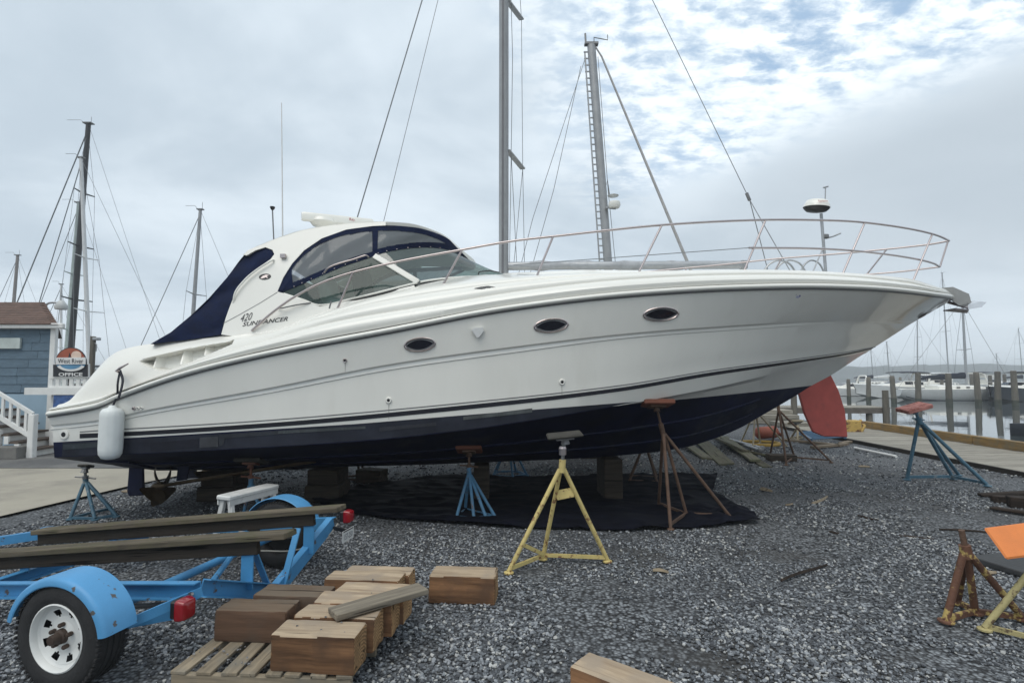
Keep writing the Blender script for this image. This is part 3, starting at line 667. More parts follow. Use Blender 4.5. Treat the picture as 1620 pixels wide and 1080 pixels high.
MB().lathe([(0, 0), (.18, .03), (.2, .06), (.1, .1), (0, .11)], P(970, 312, YB - .3), (0, 0, 1), 16).build('mast_light', grey_far, mbo, smooth=50)
MB().beam(P(958, 328, YB - .2), P(974, 330, YB - .3), .08, .06).build('radar_bracket', gm, mbo)
MB().tube([P(955, 308, YB), P(961, 285, YB), P(964, 310, YB)], .03, 6).build('mast_bracket', darksteel, mbo)
# keel blocks under the two sailboats
def wblock(name, label, cat, loc, size, yaw, m, group=None, bev=.008, jit=.004, seed=0, pitch=0.0, top=None, end=None):
    rg = random.Random(seed); Lx, Wy, Hz = size
    n3 = [max(1, min(9, int(round(q / .055)))) for q in size] if bev < .02 and max(size) < 1.2 and min(size) > .1 else [1, 1, 1]
    bm = bmesh.new(); bmesh.ops.create_cube(bm, size=1.0)
    for ax in range(3):
        g_ = .011 / size[ax]; cuts = [] if n3 == [1, 1, 1] else [-.5 + g_, .5 - g_] + [-.5 + c_ / n3[ax] for c_ in range(1, n3[ax])]
        for c_ in cuts:
            no = Vector((0, 0, 0)); no[ax] = 1; co = Vector((0, 0, 0)); co[ax] = c_
            bmesh.ops.bisect_plane(bm, geom=list(bm.verts) + list(bm.edges) + list(bm.faces), plane_co=co, plane_no=no)
    sh = {}
    for v in bm.verts:
        q = v.co.copy(); key = tuple(int(round(t * 2)) if abs(abs(t) - .5) < 1e-4 else 0 for t in q); ne = sum(1 for t in key if t)
        corner = tuple(1 if t > 0 else -1 for t in q); j = sh.setdefault(corner, Vector((rg.uniform(-jit, jit), rg.uniform(-jit, jit), rg.uniform(-jit, jit) * .6)))
        p = Vector((q.x * Lx, q.y * Wy, (q.z + .5) * Hz)) + (j if n3 == [1, 1, 1] else j * .5)
        if n3 != [1, 1, 1] and ne >= 2:                        # worn, chipped arrises
            w_ = bev * (.35 + 2.2 * max(0, noise.noise(p * 14 + Vector((seed, 0, 0)))) + (1.0 if ne == 3 else 0)); p -= Vector((key[0] * w_, key[1] * w_, key[2] * w_ if key[2] > 0 else 0))
        elif n3 != [1, 1, 1]: p += Vector(key) * .0025 * noise.noise(p * 12 + Vector((seed, 3, 0)))
        v.co = p
    me_ = bpy.data.meshes.new(name); 
    if n3 == [1, 1, 1]: bmesh.ops.bevel(bm, geom=list(bm.edges), offset=bev, segments=1, affect='EDGES', clamp_overlap=True)
    bm.normal_update(); bm.to_mesh(me_); bm.free(); me_.materials.append(m)
    me_.shade_smooth(); me_.set_sharp_from_angle(angle=R(24))
    if top:
        me_.materials.append(top); me_.materials.append(end or top)
        for p in me_.polygons: p.material_index = 1 if p.normal.z > .6 else 2 if abs(p.normal.x) > .8 else 0
    o = link(name, me_); o.location = loc; o.rotation_euler = (0, pitch, yaw)
    return tag(o, label, cat, group)
old_timber = wood('old_dark_timber', (.085, .07, .055), (.035, .03, .026), 18, .9, .15)
wblock('keel_timber', 'timber under the keel of the sailboat behind the yacht', 'timber', (midA + .2, YA, 0), (.35, 1.0, .17), 0, old_timber, seed=4)
wblock('keel_timber', 'timber under the keel of the farther sailboat', 'timber', (1.6, YB, 0), (.35, 1.0, .11), 0, old_timber, seed=5)

# ------------------------------------------------------------------ sailboats afloat on the left: masts over the shed and the cockpit cover
def leftboat(label, bx, by, tx, ty, Y, r, mm, L_=11, furl=.02, rz=180, spr=((.45, 1.1), (.68, .9)), cover=None, back=True, fore=True):
    b, t_ = P(bx, by, Y), P(tx, ty, Y); sgn = -1 if rz == 180 else 1
    slope = (t_.x - b.x) / max(.1, t_.z - b.z); xw = b.x - slope * (b.z - WZ)
    mx = .6; H_ = t_.z - WZ; rake = -(t_.x - xw) * sgn
    return sailboat('moored_sailboat', label, (xw - mx * sgn, Y, WZ), R(rz), L_, 3.3, 1.1, 1.7, dict(x=mx, h=H_, r=r, m=mm, rake=rake, spr=spr, wire=.010, furl=furl, back=back, fore=fore, bl=4.0), cover=cover, hullm=grey_far, group='sailboats afloat behind the shed')
blk = mat('black_mast', (.02, .021, .023), .4, var=.2); wht = mat('white_mast', (.62, .63, .63), .45, var=.06); blue_cv = mat('blue_canvas', (.02, .10, .28), .85, var=.2)
leftboat('sailboat with the tall black mast behind the office sign', 114, 540, 140, 196, 33, .17, blk, 13, .035, spr=((.40, 1.2), (.58, 1.0), (.76, .8)))
leftboat('sailboat with the white mast and blue cover behind the office sign', 138, 540, 128, 250, 30, .11, wht, 11, .025, 180, ((.42, 1.1), (.62, .9)), blue_cv)
leftboat('sailboat with the grey-green mast just left of the black mast', 107, 545, 125, 321, 37, .15, mat('green_grey_mast', (.36, .42, .40), .5), 10, spr=((.40, 1.1), (.66, .9)))
leftboat('sailboat with the thin short mast above the shed corner', 96, 545, 97, 450, 41, .09, wht, 9, spr=((.5, .9),))
leftboat('sailboat with the mast above the shed roof at the left edge', 22, 478, 28, 404, 44, .13, mat('brown_grey_mast', (.24, .22, .21), .6), 10)
leftboat('sailboat whose lone mast stands left of the cockpit cover', 306, 498, 317, 332, 31, .11, gm, 10, spr=((.60, 1.0),))

# ------------------------------------------------------------------ shed, stairs, sign
YS = 13.2
def sx(px, Y): return (px - CX) / FP * Y
xr = sx(83, YS); blue_wall = mat('blue_shingle', (.110, .165, .215), .8, var=.16, vscale=5, bump=.25, bscale=40, stretch=(1, 1, 3), rnd=.06); pale_blue = mat('pale_blue_panel', (.30, .42, .52), .7, var=.08, vscale=2)
shed = thing('office_shed', 'blue shingled shed with brown roof at the left edge', 'building', (xr - 4, YS + 2, 0))
sk = xr * (YS + 4.6) / YS - .25
wp_ = [(xr - .03, YS + .05), (sk, YS + 4.6), (xr - 8, YS + 4.6), (xr - 8, YS + .05)]; MB().slab([Vector((x, y, 0)) for x, y in wp_], (0, 0, 3.02)).build('wall', blue_wall, shed)
z = 1.40; k = 0; rg = random.Random(5)
while z < 2.98:
    x = xr - 7.8 + (k % 3) * .31
    while x < xr - .06:
        w = rg.uniform(.7, 1.15); x2 = min(xr - .03, x + w)
        MB().box(((x + x2) / 2, YS + .03 - .004, z + .115), (x2 - x - .008, .03, .222), Matrix.Rotation(-.06, 3, 'X')).build('shingle', blue_wall, shed)
        x = x2
    z += .205; k += 1
MB().box((xr - 3.98, YS + .015, .68), (7.9, .06, 1.38)).build('lower_panel', pale_blue, shed)
MB().box((xr + .0, YS + .02, 1.52), (.12, .09, 3.0)).build('corner_board', white_paint, shed)
MB().box((xr - 3.9, YS - .12, 3.03), (8.5, .10, .13)).build('gutter', white_paint, shed, bevel=.02)
MB().box((sx(10, YS), YS - .03, P(10, 543, YS).z), (.72, .05, .26)).build('wall_plaque', mat('plaque_grey', (.50, .56, .54), .7), shed)
brown = mat('brown_roof_shingle', (.115, .068, .050), .9, var=.4, vscale=7, bump=.3, bscale=50, rnd=.1)
ridge_z, ridge_y, rx = 3.95, YS + 2.5, xr - 2.45
rf = MB().add([(xr + .26, YS - .2, 3.06), (xr - 8.2, YS - .2, 3.06), (xr - 8.2, ridge_y, ridge_z), (rx, ridge_y, ridge_z), (sk + .2, YS + 5.0, 3.06), (xr - 8.2, YS + 5.0, 3.06)], [(0, 3, 2, 1), (0, 4, 3), (3, 4, 5, 2), (0, 1, 5, 4)]).build('roof', brown, shed)
for k in range(13):                                                  # shingle courses, each a little proud of the next
    q = k / 13; y0 = YS - .2 + (ridge_y - YS + .2) * q; z0 = 3.06 + (ridge_z - 3.06) * q; xe = xr + .26 + (rx - xr - .26) * q
    x = xr - 8.2
    while x < xe - .26:
        w = rg.uniform(.5, 1.0); x2 = min(xe - .20, x + w)
        MB().box(((x + x2) / 2, y0 + .10, z0 + .045), (x2 - x - .006, .24, .014), Matrix.Rotation(math.atan2(ridge_z - 3.06, ridge_y - YS + .2) - .03, 3, 'X')).build('roof_shingle', brown, rf)
        x = x2
# stairs
YT = 12.0; st = thing('outside_stairs', 'white wooden stairs with railing beside the blue shed', 'stairs', G(40, 726)); post_x = sx(58, YT); tread_m = mat('brown_tread', (.10, .075, .06), .8, var=.2)
zt = P(58, 655, YT).z
MB().box((post_x, YT, zt / 2), (.13, .13, zt)).build('newel_post', white_paint, st, bevel=.01)
MB().box((post_x - 1.15, YT, .78 + .62), (.11, .11, .9)).build('newel_post', white_paint, st, bevel=.01)
for dz, h in ((0, .07), (-.50, .09)): MB().beam((post_x - 1.7, YT, zt + .02 + dz + .98), (post_x - .02, YT, zt + .01 + dz), .06, h).build('hand_rail', white_paint, st)
for k in range(9):
    x = post_x - .16 - k * .175; q = (post_x - x) / 1.7; zz = zt + .98 * q; MB().box((x, YT, zz - .24), (.055, .04, .47)).build('baluster', white_paint, st)
for k in range(6):
    x = post_x - .10 - k * .235; zz = .17 * (k + 1); MB().box((x - .10, YT + .5, zz), (.30, 1.05, .045)).build('tread', tread_m, st); MB().box((x + .03, YT - .02, zz - .11), (.10, .05, .17)).build('riser_post', white_paint, st); MB().box((x - .02, YT + .5, zz - .1), (.03, 1.0, .16)).build('riser', white_paint, st)
for dx, h in ((-.72, .62), (-1.2, .9)): MB().box((post_x + dx, YT - .03, h / 2), (.10, .10, h)).build('support_post', white_paint, st)
MB().beam((post_x + .06, YT + .9, .62), (post_x + .38, YT + .9, .36), .09, .10).build('hand_rail', white_paint, st)
wblock('stone_trough', 'grey trough under the white stairs', 'trough', (sx(26, 11.9), 11.9, 0.02), (.55, .35, .26), 0, mat('stone_grey', (.17, .165, .155), .9, var=.2), seed=9)
t = thing('waste_bin', 'tan round bin between stairs and yacht stern', 'bin', G(92, 716)); c = G(90, 716) + Vector((0, .3, 0))
MB().lathe([(.20, 0), (.23, .3), (.245, .62), (.26, .63), (.26, .68), (.22, .70), (0, .71)], c + Vector((0, 0, .02)), (0, 0, 1), 20).build('bin_body', mat('tan_plastic', (.33, .30, .25), .7, var=.1), t, smooth=45)
# notice kiosk with balustrade, carrying the office sign
YN = 12.7; kx = sx(110, YN); ki = thing('notice_kiosk', 'white kiosk with blue notice panel under the office sign', 'kiosk', (kx, YN + .3, 0))
z1 = P(110, 652, YN).z; z2 = P(110, 624, YN).z; z3 = P(110, 613, YN).z; z4 = P(110, 597, YN).z
MB().box((kx + .05, YN + .35, (z2) / 2), (.95, .6, z2)).build('kiosk_body', white_paint, ki)
MB().box((kx + .08, YN - .03, (z1 + z2) / 2 + .02), (.72, .06, z2 - z1 - .06)).build('notice_panel', mat('notice_blue', (.05, .11, .28), .4, var=.4, vscale=9, col2=(.45, .5, .6), patch=(.60, .66), pscale=12), ki)
MB().box((kx - .28, YN - .02, (z2 + z3) / 2), (1.35, .12, z3 - z2)).build('kiosk_beam', white_paint, ki)
MB().box((kx, YN + .0, z3 + .02), (.86, .07, .05)).build('bottom_rail', white_paint, ki); MB().box((kx, YN, z4), (.86, .07, .06)).build('top_rail', white_paint, ki)
for k in range(6): MB().box((kx - .40 + k * .16, YN, (z3 + z4) / 2), (.085, .05, z4 - z3)).build('spindle', white_paint, ki)
sg_ = thing('office_sign', 'round-topped sign reading West River and OFFICE beside the shed', 'sign', (kx, YN - .05, z4))
def S(px, py, d=0.0): return P(px, py, YN - .06 - d)
blk_s = mat('sign_black', (.02, .022, .028), .45); wh_s = mat('sign_white', (.70, .70, .69), .5)
MB().slab([S(82.5, 597), S(140, 597), S(140, 575), S(82.5, 575)], (0, .05, 0)).build('sign_border', wh_s, sg_)
b1 = MB().slab([S(84, 595.5, .012), S(138.5, 595.5, .012), S(138.5, 576.5, .012), S(84, 576.5, .012)], (0, .02, 0)).build('sign_board', blk_s, sg_)
cx, cy, rr = 112, 574, 23.5
def arc(r, a0, a1, d, n=24):
    out = []
    for i in range(n + 1):
        a = R(a0 + (a1 - a0) * i / n); s_ = math.sin(a); out.append(S(cx + r * math.cos(a), cy - r * s_ * (1 if s_ > 0 else .55), d))
    return out
MB().slab(arc(rr + 1.2, -75 + 20, 235 - 20, .018), (0, .025, 0)).build('disc_border', blk_s, sg_)
MB().slab(arc(rr, 12, 168, .026), (0, .02, 0)).build('sunset_field', mat('sign_orange', (.33, .085, .045), .5), sg_)
MB().slab([S(112 + 8.5 + 8 * math.cos(t_), 562 - 7 * math.sin(t_), .032) for t_ in [2 * math.pi * i / 24 for i in range(24)]], (0, .01, 0)).build('sun_disc', mat('sign_cream', (.72, .55, .45), .5), sg_)
MB().slab([S(90, 569, .036), S(96, 565, .036), S(107, 568, .036), S(110, 558, .036), S(112, 568, .036), S(122, 565, .036), S(134, 569, .036)], (0, .01, 0)).build('boat_silhouette', blk_s, sg_)
MB().slab(arc(rr, 192, 348, .026), (0, .02, 0)).build('water_field', mat('sign_blue', (.10, .26, .42), .5), sg_)
M = MB(); a1_ = arc(rr + .5, 205, 335, .04); a2_ = arc(rr - 5.5, 200, 340, .04); M.grid([[p, q] for p, q in zip(a1_, a2_)]); M.build('white_ribbon', wh_s, sg_)
MB().slab([S(88, 576.5, .04), S(135, 576, .04), S(135, 565, .04), S(88, 565.5, .04)], (0, .02, 0)).build('name_board', wh_s, sg_)
def sign_text(name, body, px, py, w, h, d, m, shear=0.0, bold=0.0):
    v, f = text_mesh(body, 1, shear, bold); xs_ = [p[0] for p in v]; ys_ = [p[1] for p in v]; k1, k2 = w / (max(xs_) - min(xs_)), h / (max(ys_) - min(ys_)); mx_, my_ = (max(xs_) + min(xs_)) / 2, (max(ys_) + min(ys_)) / 2
    MB().add([S(px + (p[0] - mx_) * k1, py - (p[1] - my_) * k2, d) for p in v], f).build(name, m, sg_, recalc=False)
sign_text('name_lettering', 'West River', 111.5, 570.8, 40, 7, .048, blk_s); sign_text('office_lettering', 'OFFICE', 111.5, 592, 38, 5.6, .022, wh_s, 0, .03)
# lamp standard behind the shed and a dock post with floodlight
t = thing('street_lamp', 'gooseneck lamp rising behind the shed roof', 'lamp', (sx(66, 18), 18, 0))
lp = P(70, 487, 18); MB().tube([(lp.x, 18, 0.02), (lp.x, 18, lp.z - .3)] + path([lp - Vector((0, 0, .25)), P(74, 481, 18), P(82, 478.5, 18), P(96, 479.5, 18)], 10), .035, 8).build('lamp_pole', alu, t, smooth=60)
MB().lathe([(.07, .14), (.10, .1), (.20, -.06), (.17, -.16), (0, -.17)], P(97, 482, 18), (0, 0, 1), 16).build('lamp_head', mat('lamp_grey', (.50, .51, .50), .5), t, smooth=50)
t = thing('utility_post', 'grey post with floodlight right of the office sign', 'post', (sx(146, 22), 22, 0)); MB().box((sx(146, 22), 22, P(146, 532, 22).z / 2), (.15, .15, P(146, 532, 22).z)).build('post_shaft', pile_m, t, bevel=.01)
MB().box(P(153, 536, 22), (.24, .2, .12)).build('floodlight', alu, t, bevel=.02); MB().tube([P(147, 540, 22), P(153, 545, 22), P(152, 556, 22)], .02, 6).build('post_hook', alu, t)
cruiser('moored_cruiser', 'white boat with dark top seen over the yacht platform', (sx(168, 34), 34, WZ), R(180), 9, 3.2, 1.5, navy_cover, grey_far, flybridge=True)
# ------------------------------------------------------------------ the motor yacht
YK = 8.25                                             # its centreline runs along x at this y
yacht = thing('motor_yacht', 'large white motor yacht with navy bottom propped on stands and keel blocks', 'yacht', (0, YK, 0))
def mir(p): return Vector((p[0], 2 * YK - p[1], p[2]))

class Row:
    """a fore-and-aft line of the hull: pixels on the near side, half-breadth b(s) from stern to stem"""
    def __init__(s, pts, btab, stem, dz=0.0):
        s.b = pchip(btab); s.X1 = P(stem[0], stem[1], YK).x
        Y = YK - s.b(0); s.X0 = P(pts[0][0], pts[0][1], Y).x
        zz = []
        for px, py in pts:
            b = s.b(.5)
            for _ in range(12):
                p = P(px, py, YK - b); b = s.b(min(1, max(0, (p.x - s.X0) / (s.X1 - s.X0))))
            zz.append((p.x, p.z + dz))
        pe = P(stem[0], stem[1], YK)
        zz = [q for q in zz if q[0] < pe.x - .03] + [(pe.x, pe.z + dz)]
        zz.sort(); s.z = pchip(zz)
    def at(s, t, db=0.0, dz=0.0):
        X = s.X0 + t * (s.X1 - s.X0)
        return Vector((X, YK - max(.012, s.b(t) + db), s.z(X) + dz))
    def atX(s, X, db=0.0, dz=0.0):
        return s.at(min(1, max(0, (X - s.X0) / (s.X1 - s.X0))), db, dz)

bS = [(0, 1.98), (.15, 2.08), (.35, 2.13), (.5, 2.12), (.6, 2.06), (.7, 1.90), (.8, 1.58), (.88, 1.16), (.94, .74), (.98, .34), (1, .05)]
bK = [(0, 1.95), (.15, 2.04), (.35, 2.07), (.5, 2.04), (.6, 1.94), (.7, 1.71), (.8, 1.33), (.9, .76), (.96, .34), (1, .035)]
bT = [(0, 1.91), (.15, 1.99), (.35, 2.01), (.5, 1.96), (.6, 1.83), (.7, 1.57), (.8, 1.17), (.9, .63), (.96, .27), (1, .025)]
bC = [(0, 1.87), (.15, 1.95), (.35, 1.97), (.5, 1.91), (.6, 1.76), (.7, 1.48), (.8, 1.07), (.9, .55), (.96, .23), (1, .02)]
def lin(b, k): return [(s, v * k) for s, v in b]
rS = Row([(77, 659), (155, 645), (183, 633), (299, 593), (420, 564), (614, 527), (800, 492), (994, 469), (1160, 459), (1317, 457), (1428, 463), (1470, 468)], bS, (1501, 476))
rKu = Row([(80, 672), (155, 664), (232, 648), (420, 614), (620, 575), (820, 547), (994, 527), (1200, 512), (1286, 507), (1412, 507)], bK, (1446, 508))
rKl = Row([(80, 679), (155, 671), (232, 655), (420, 622), (620, 584), (820, 556), (994, 534), (1200, 519), (1302, 513), (1405, 512)], [(s, v - .030 * min(1, (1 - s) * 8)) for s, v in bK], (1439, 512))
def lower(r, dz, db):
    q = Row.__new__(Row); q.X0, q.X1 = r.X0, r.X1; q.b = lambda s: r.b(s) + db * min(1, (1 - s) * 8); q.z = lambda X: r.z(X) + dz * min(1, (r.X1 - X) * 1.2 + .02); return q
rKa = lower(rKu, -.020, -.034); rKc = lower(rKl, -.010, -.012)
rP = Row([(84, 685), (158, 680), (420, 664), (736, 636), (987, 608), (1120, 586), (1253, 568), (1340, 556)], bT, (1384, 548))
rTu = Row([(84, 687), (158, 684.5), (420, 669), (736, 640.5), (987, 612), (1120, 589.5), (1253, 571), (1340, 558.5)], bT, (1381, 550))
rTl = Row([(84, 695), (158, 691.5), (420, 676), (736, 647.5), (987, 618), (1120, 595), (1253, 575), (1340, 561)], bT, (1378, 552))
rC = Row([(86, 723), (233, 717), (389, 709), (480, 704), (613, 694), (761, 677), (840, 665), (930, 650), (1026, 633), (1120, 615), (1260, 582)], bC, (1372, 556))
rC2 = Row([(86, 724), (233, 718), (389, 710), (480, 705), (613, 695.5), (761, 679), (840, 667), (930, 652), (1026, 636), (1120, 619), (1260, 587)], [(s, max(.015, v - .11 * min(1, (1 - s) * 5))) for s, v in bC], (1368, 559))
keelpx = [(262, 744), (440, 742), (539, 738), (662, 735), (761, 731), (869, 727), (955, 722), (1076, 709), (1120, 697), (1170, 677), (1200, 660), (1240, 637), (1260, 625), (1280, 612), (1317, 592), (1349, 571), (1366, 560)]
kz = pchip([(P(x, y, YK).x, P(x, y, YK).z) for x, y in keelpx])
kX0, kX1 = rC.X0, P(1366, 560, YK).x
def keel(t):
    X = kX0 + t * (kX1 - kX0); return Vector((X, YK, kz(X)))
HR = [rS, rKu, rKa, rKl, rKc, rP, rTu, rTl, rC, rC2]
def section(t):
    pts = []
    for i, r in enumerate(HR):
        pts.append(r.at(t))
        if i == 0:
            a, b = r.at(t), HR[1].at(t)
            for q in (.33, .66):                       # slight hollow in the flare towards the bow
                m = a.lerp(b, q); m.y += .05 * max(0, t - .55) * math.sin(q * math.pi) * (1 - t) * 4; pts.append(m)
        if i == 4:
            a, b = r.at(t), HR[5].at(t)
            for q in (.35, .7): pts.append(a.lerp(b, q))
    a, k = pts[-1], keel(t)
    for q in (.3, .6, .85): pts.append(a.lerp(k, q))
    return pts, k
def hull_mesh():
    M = MB(); ts = [1 - (1 - i / 110) ** 1.25 for i in range(111)]
    rows = []
    for t in ts:
        s, k = section(t); rows.append(s + [k] + [mir(p) for p in reversed(s)])
    M.grid(rows); n = len(rows[0])
    for r, base in ((rows[0], 0), (rows[-1], (len(rows) - 1) * n)):
        for i in range(n // 2):
            j = n - 1 - i
            M.f.append((base + i, base + i + 1, base + j - 1, base + j))
    return M
HM = hull_mesh()
pl_co, pl_no = Vector((-5.4, YK, 1.055)), Vector((-.0625, 0, 1)).normalized()
def half(name, material, upper):
    me = bpy.data.meshes.new(name); me.from_pydata(HM.v, [], HM.f); bm = bmesh.new(); bm.from_mesh(me)
    bmesh.ops.remove_doubles(bm, verts=bm.verts, dist=.0005)
    bmesh.ops.recalc_face_normals(bm, faces=bm.faces)
    bmesh.ops.bisect_plane(bm, geom=list(bm.verts) + list(bm.edges) + list(bm.faces), plane_co=pl_co, plane_no=pl_no, clear_inner=upper, clear_outer=not upper)
    bm.to_mesh(me); bm.free(); me.shade_smooth(); me.set_sharp_from_angle(angle=R(16)); me.materials.append(material)
    return link(name, me, yacht)
hull = half('hull', gel_hull, True)
bottom = half('hull_bottom', navy_paint, False)
bottom['label'] = 'worn navy antifouling below the waterline'

def hullb(X, z):
    pr = None
    for r in HR:
        p = r.atX(X)
        if z >= p.z:
            if pr is None: return YK - p.y
            f = (z - p.z) / max(1e-6, pr.z - p.z); return (YK - p.y) * (1 - f) + (YK - pr.y) * f
        pr = p
    k = kz(X); f = min(1, max(0, (z - k) / max(1e-6, pr.z - k))); return (YK - pr.y) * f
def hullpt(px, py, off=0.0):
    b = 1.9
    for _ in range(25):
        p = P(px, py, YK - b - off); b = .5 * b + .5 * hullb(p.x, p.z)
    return P(px, py, YK - b - off)
def hullframe(px, py):
    o = hullpt(px, py); a = hullpt(px + 8, py - .4) - o; c = hullpt(px, py - 8) - o
    nrm = c.cross(a).normalized()
    if nrm.y > 0: nrm = -nrm
    return o, nrm
panel_late = []
def both(fn):                       # near and far side of the same fitting
    fn(lambda p: Vector(p)); fn(mir)

# faded and repainted patches on the band below the stripe
for pts, c_ in (([(100, 703), (155, 700), (155, 707), (100, 711)], (.040, .050, .058)), ([(238, 700), (314, 694), (314, 708), (238, 714)], (.010, .011, .020)), ([(316, 692), (345, 690), (345, 706), (316, 708)], (.055, .058, .065)), ([(346, 688), (440, 682), (440, 687), (356, 693), (352, 704), (346, 705)], (.030, .034, .042)), ([(440, 681.5), (578, 674), (578, 678), (440, 686)], (.060, .068, .072)), ([(733, 659), (842, 645.5), (842, 652), (733, 664)], (.105, .115, .115)), ([(600, 676), (690, 668), (690, 673), (600, 682)], (.034, .036, .046))):
    panel_late.append((pts, c_))
# boot stripes
def strip(name, r0, r1, m, off=.004, t0=.012, t1=.999, d1=0.0):
    M = MB(); ts = [t0 + (t1 - t0) * i / 120 for i in range(121)]
    M.grid([[r0.at(t, off), r1.at(t, off, d1)] for t in ts]); M.grid([[mir(r1.at(t, off, d1)), mir(r0.at(t, off))] for t in ts])
    return M.build(name, m, yacht, smooth=60, recalc=False)
strip('boot_stripe', rTu, rTl, navy_gel, t0=.03)
strip('pin_stripe', rP, rP, mat('grey_stripe', (.16, .16, .16), .4), t0=.03, d1=-.012)

# spray strakes under the bottom
for q in (.42, .74):
    M = MB()
    for f in (lambda p: p, mir):
        M.tube([f(rC2.at(t).lerp(keel(t), q) + Vector((0, 0, -.008))) for t in [.03 + .8 * i / 60 for i in range(61)]], .022, 5)
    M.build('spray_strake', navy_paint, bottom)

# rub rail: a half-round white rail over a dark gap strip
SZ = [i / 140 for i in range(141)]
M = MB()
for f in (lambda p: p, mir):
    rows = [[f(rS.at(t, .004, .004)), f(rS.at(t, .040, .016)), f(rS.at(t, .048, .034)), f(rS.at(t, .040, .052)), f(rS.at(t, .0, .066))] for t in SZ]
    M.grid(rows)
rub = M.build('rub_rail', gel, yacht, smooth=70)
M = MB()
for f in (lambda p: p, mir): M.grid([[f(rS.at(t, .006, -.014)), f(rS.at(t, .016, -.008)), f(rS.at(t, .016, .004)), f(rS.at(t, .006, .008))] for t in SZ])
M.build('rub_rail_gasket', mat('dark_gasket', (.13, .13, .13), .5), rub, smooth=60)

# deck moulding above the rail
def shrink(k, m): return [(s, max(.02, v - k * min(1, v / m))) for s, v in bS]
r0 = Row([(77, 651), (155, 637), (183, 624), (299, 585), (420, 555), (614, 518), (800, 484), (994, 461), (1160, 451), (1317, 449.5), (1428, 456), (1470, 461)], bS, (1500, 470))
r1 = Row([(78, 646), (134, 634), (197, 617), (260, 592), (340, 562), (420, 539), (531, 509), (698, 481), (820, 461), (994, 442), (1200, 434.5), (1317, 437), (1428, 447), (1475, 457)], shrink(.10, 1.2), (1499.5, 467))
r2 = Row([(84, 641), (118, 638), (129, 630), (143, 603), (162, 574), (186, 556), (212, 548), (300, 537), (372, 529), (420, 524), (503, 497), (614, 464), (690, 450), (806, 438), (911, 432.5), (1005, 430.5), (1160, 428), (1270, 430), (1333, 433), (1428, 441), (1475, 453)], shrink(.34, 1.5), (1499, 464))
REC = [(221, 571), (252, 562), (288, 554), (330, 546), (362, 541), (369, 538), (366, 544), (340, 555), (300, 572), (268, 584), (252, 585), (240, 582), (230, 577)]
def poly_dist(x, y, poly):
    ins = False; dm = 1e9; n = len(poly)
    for i in range(n):
        x1, y1 = poly[i]; x2, y2 = poly[(i + 1) % n]
        if (y1 > y) != (y2 > y) and x < (x2 - x1) * (y - y1) / (y2 - y1) + x1: ins = not ins
        t = max(0, min(1, ((x - x1) * (x2 - x1) + (y - y1) * (y2 - y1)) / ((x2 - x1) ** 2 + (y2 - y1) ** 2)))
        dm = min(dm, math.hypot(x - x1 - t * (x2 - x1), y - y1 - t * (y2 - y1)))
    return dm if ins else -dm
def deck_build():
    M = MB(); Xs = []; X = rS.X0 + .01
    while X < rS.X1 - .02:
        Xs.append(X); X += .014 if X < -2.9 else .07
    Xs.append(rS.X1 - .03)
    rows = []
    for X in Xs:
        a, b, c = r0.atX(X, 0, .01), r1.atX(X), r2.atX(X); s = []
        for q in (0, .2, .4, .6, .8, .97):                # convex lower band, its top edge proud of the next
            m = a.lerp(b, q); m.y -= (.05 * math.sin(q * math.pi) + .03 * q) * min(1, (YK - a.y)); s.append(m)
        nq = 34
        for i in range(nq + 1):
            q = i / nq; m = b.lerp(c, q)
            fw = max(0, min(1, (X + 2.9) / .8)); m.y -= (.05 * math.sin(q * math.pi) * (1 - .45 * fw) + fw * .034 * abs(math.sin(2 * math.pi * q)) + .012 * (1 - q)) * min(1, (YK - b.y)); m.z += .02 * math.sin(q * math.pi) * min(1, (YK - b.y))
            if X < -2.9:
                d = poly_dist(*proj(m), REC)
                if d > -.5: m.y += .17 * min(1, (d + .5) / 1.6)
            s.append(m)
        bb = YK - c.y
        if X > -1.15:                                      # foredeck, crowned
            f = min(1, max(0, (X + 1.15) / .5)); top = .10 + .20 * max(0, min(1, (1.2 - X) / 1.6))
            for q in (.85, .6, .3, 0):
                s.append(Vector((X, YK - bb * q, c.z + top * (1 - q * q) * min(1, bb))))
        else:                                              # side deck, then down into the cockpit
            sole = max(c.z - .62, 1.5) if X > -5.0 else c.z
            s += [Vector((X, YK - bb + .10, c.z + .005)), Vector((X, YK - bb + .13, min(c.z, sole + .02))), Vector((X, YK - bb * .4, sole)), Vector((X, YK, sole))]
        rows.append(s[:-1] + [s[-1]] + [mir(p) for p in reversed(s[:-1])])
    M.grid(rows); n = len(rows[0])
    for base in (0, (len(rows) - 1) * n):
        for i in range(n // 2):
            j = n - 1 - i
            M.f.append((base + i, base + i + 1, base + j - 1, base + j))
    return M
deck = deck_build().build('deck', gel, yacht, smooth=32)
# vanes standing in the engine-room air intake
def side_y(px, py):                                        # y of the quarter panel at a pixel
    p = P(px, py, 6.45)
    for _ in range(8):
        b, c = r1.atX(p.x), r2.atX(p.x); q = max(0, min(1, (p.z - b.z) / max(.01, c.z - b.z))); p = P(px, py, b.lerp(c, q).y)
    return p
for tx, ty, bx, by in ((247, 563, 241, 581), (290, 554, 284, 576), (325, 547, 322, 562)):
    for f in (lambda p: p, mir):
        a, b = side_y(tx, ty), side_y(bx, by); M = MB()
        M.slab([f(a + Vector((0, .01, 0))), f(b + Vector((0, .01, 0))), f(b + Vector((.12, .17, 0))), f(a + Vector((.12, .17, 0)))], (.015, 0, 0))
        M.build('vent_vane', gel, deck)

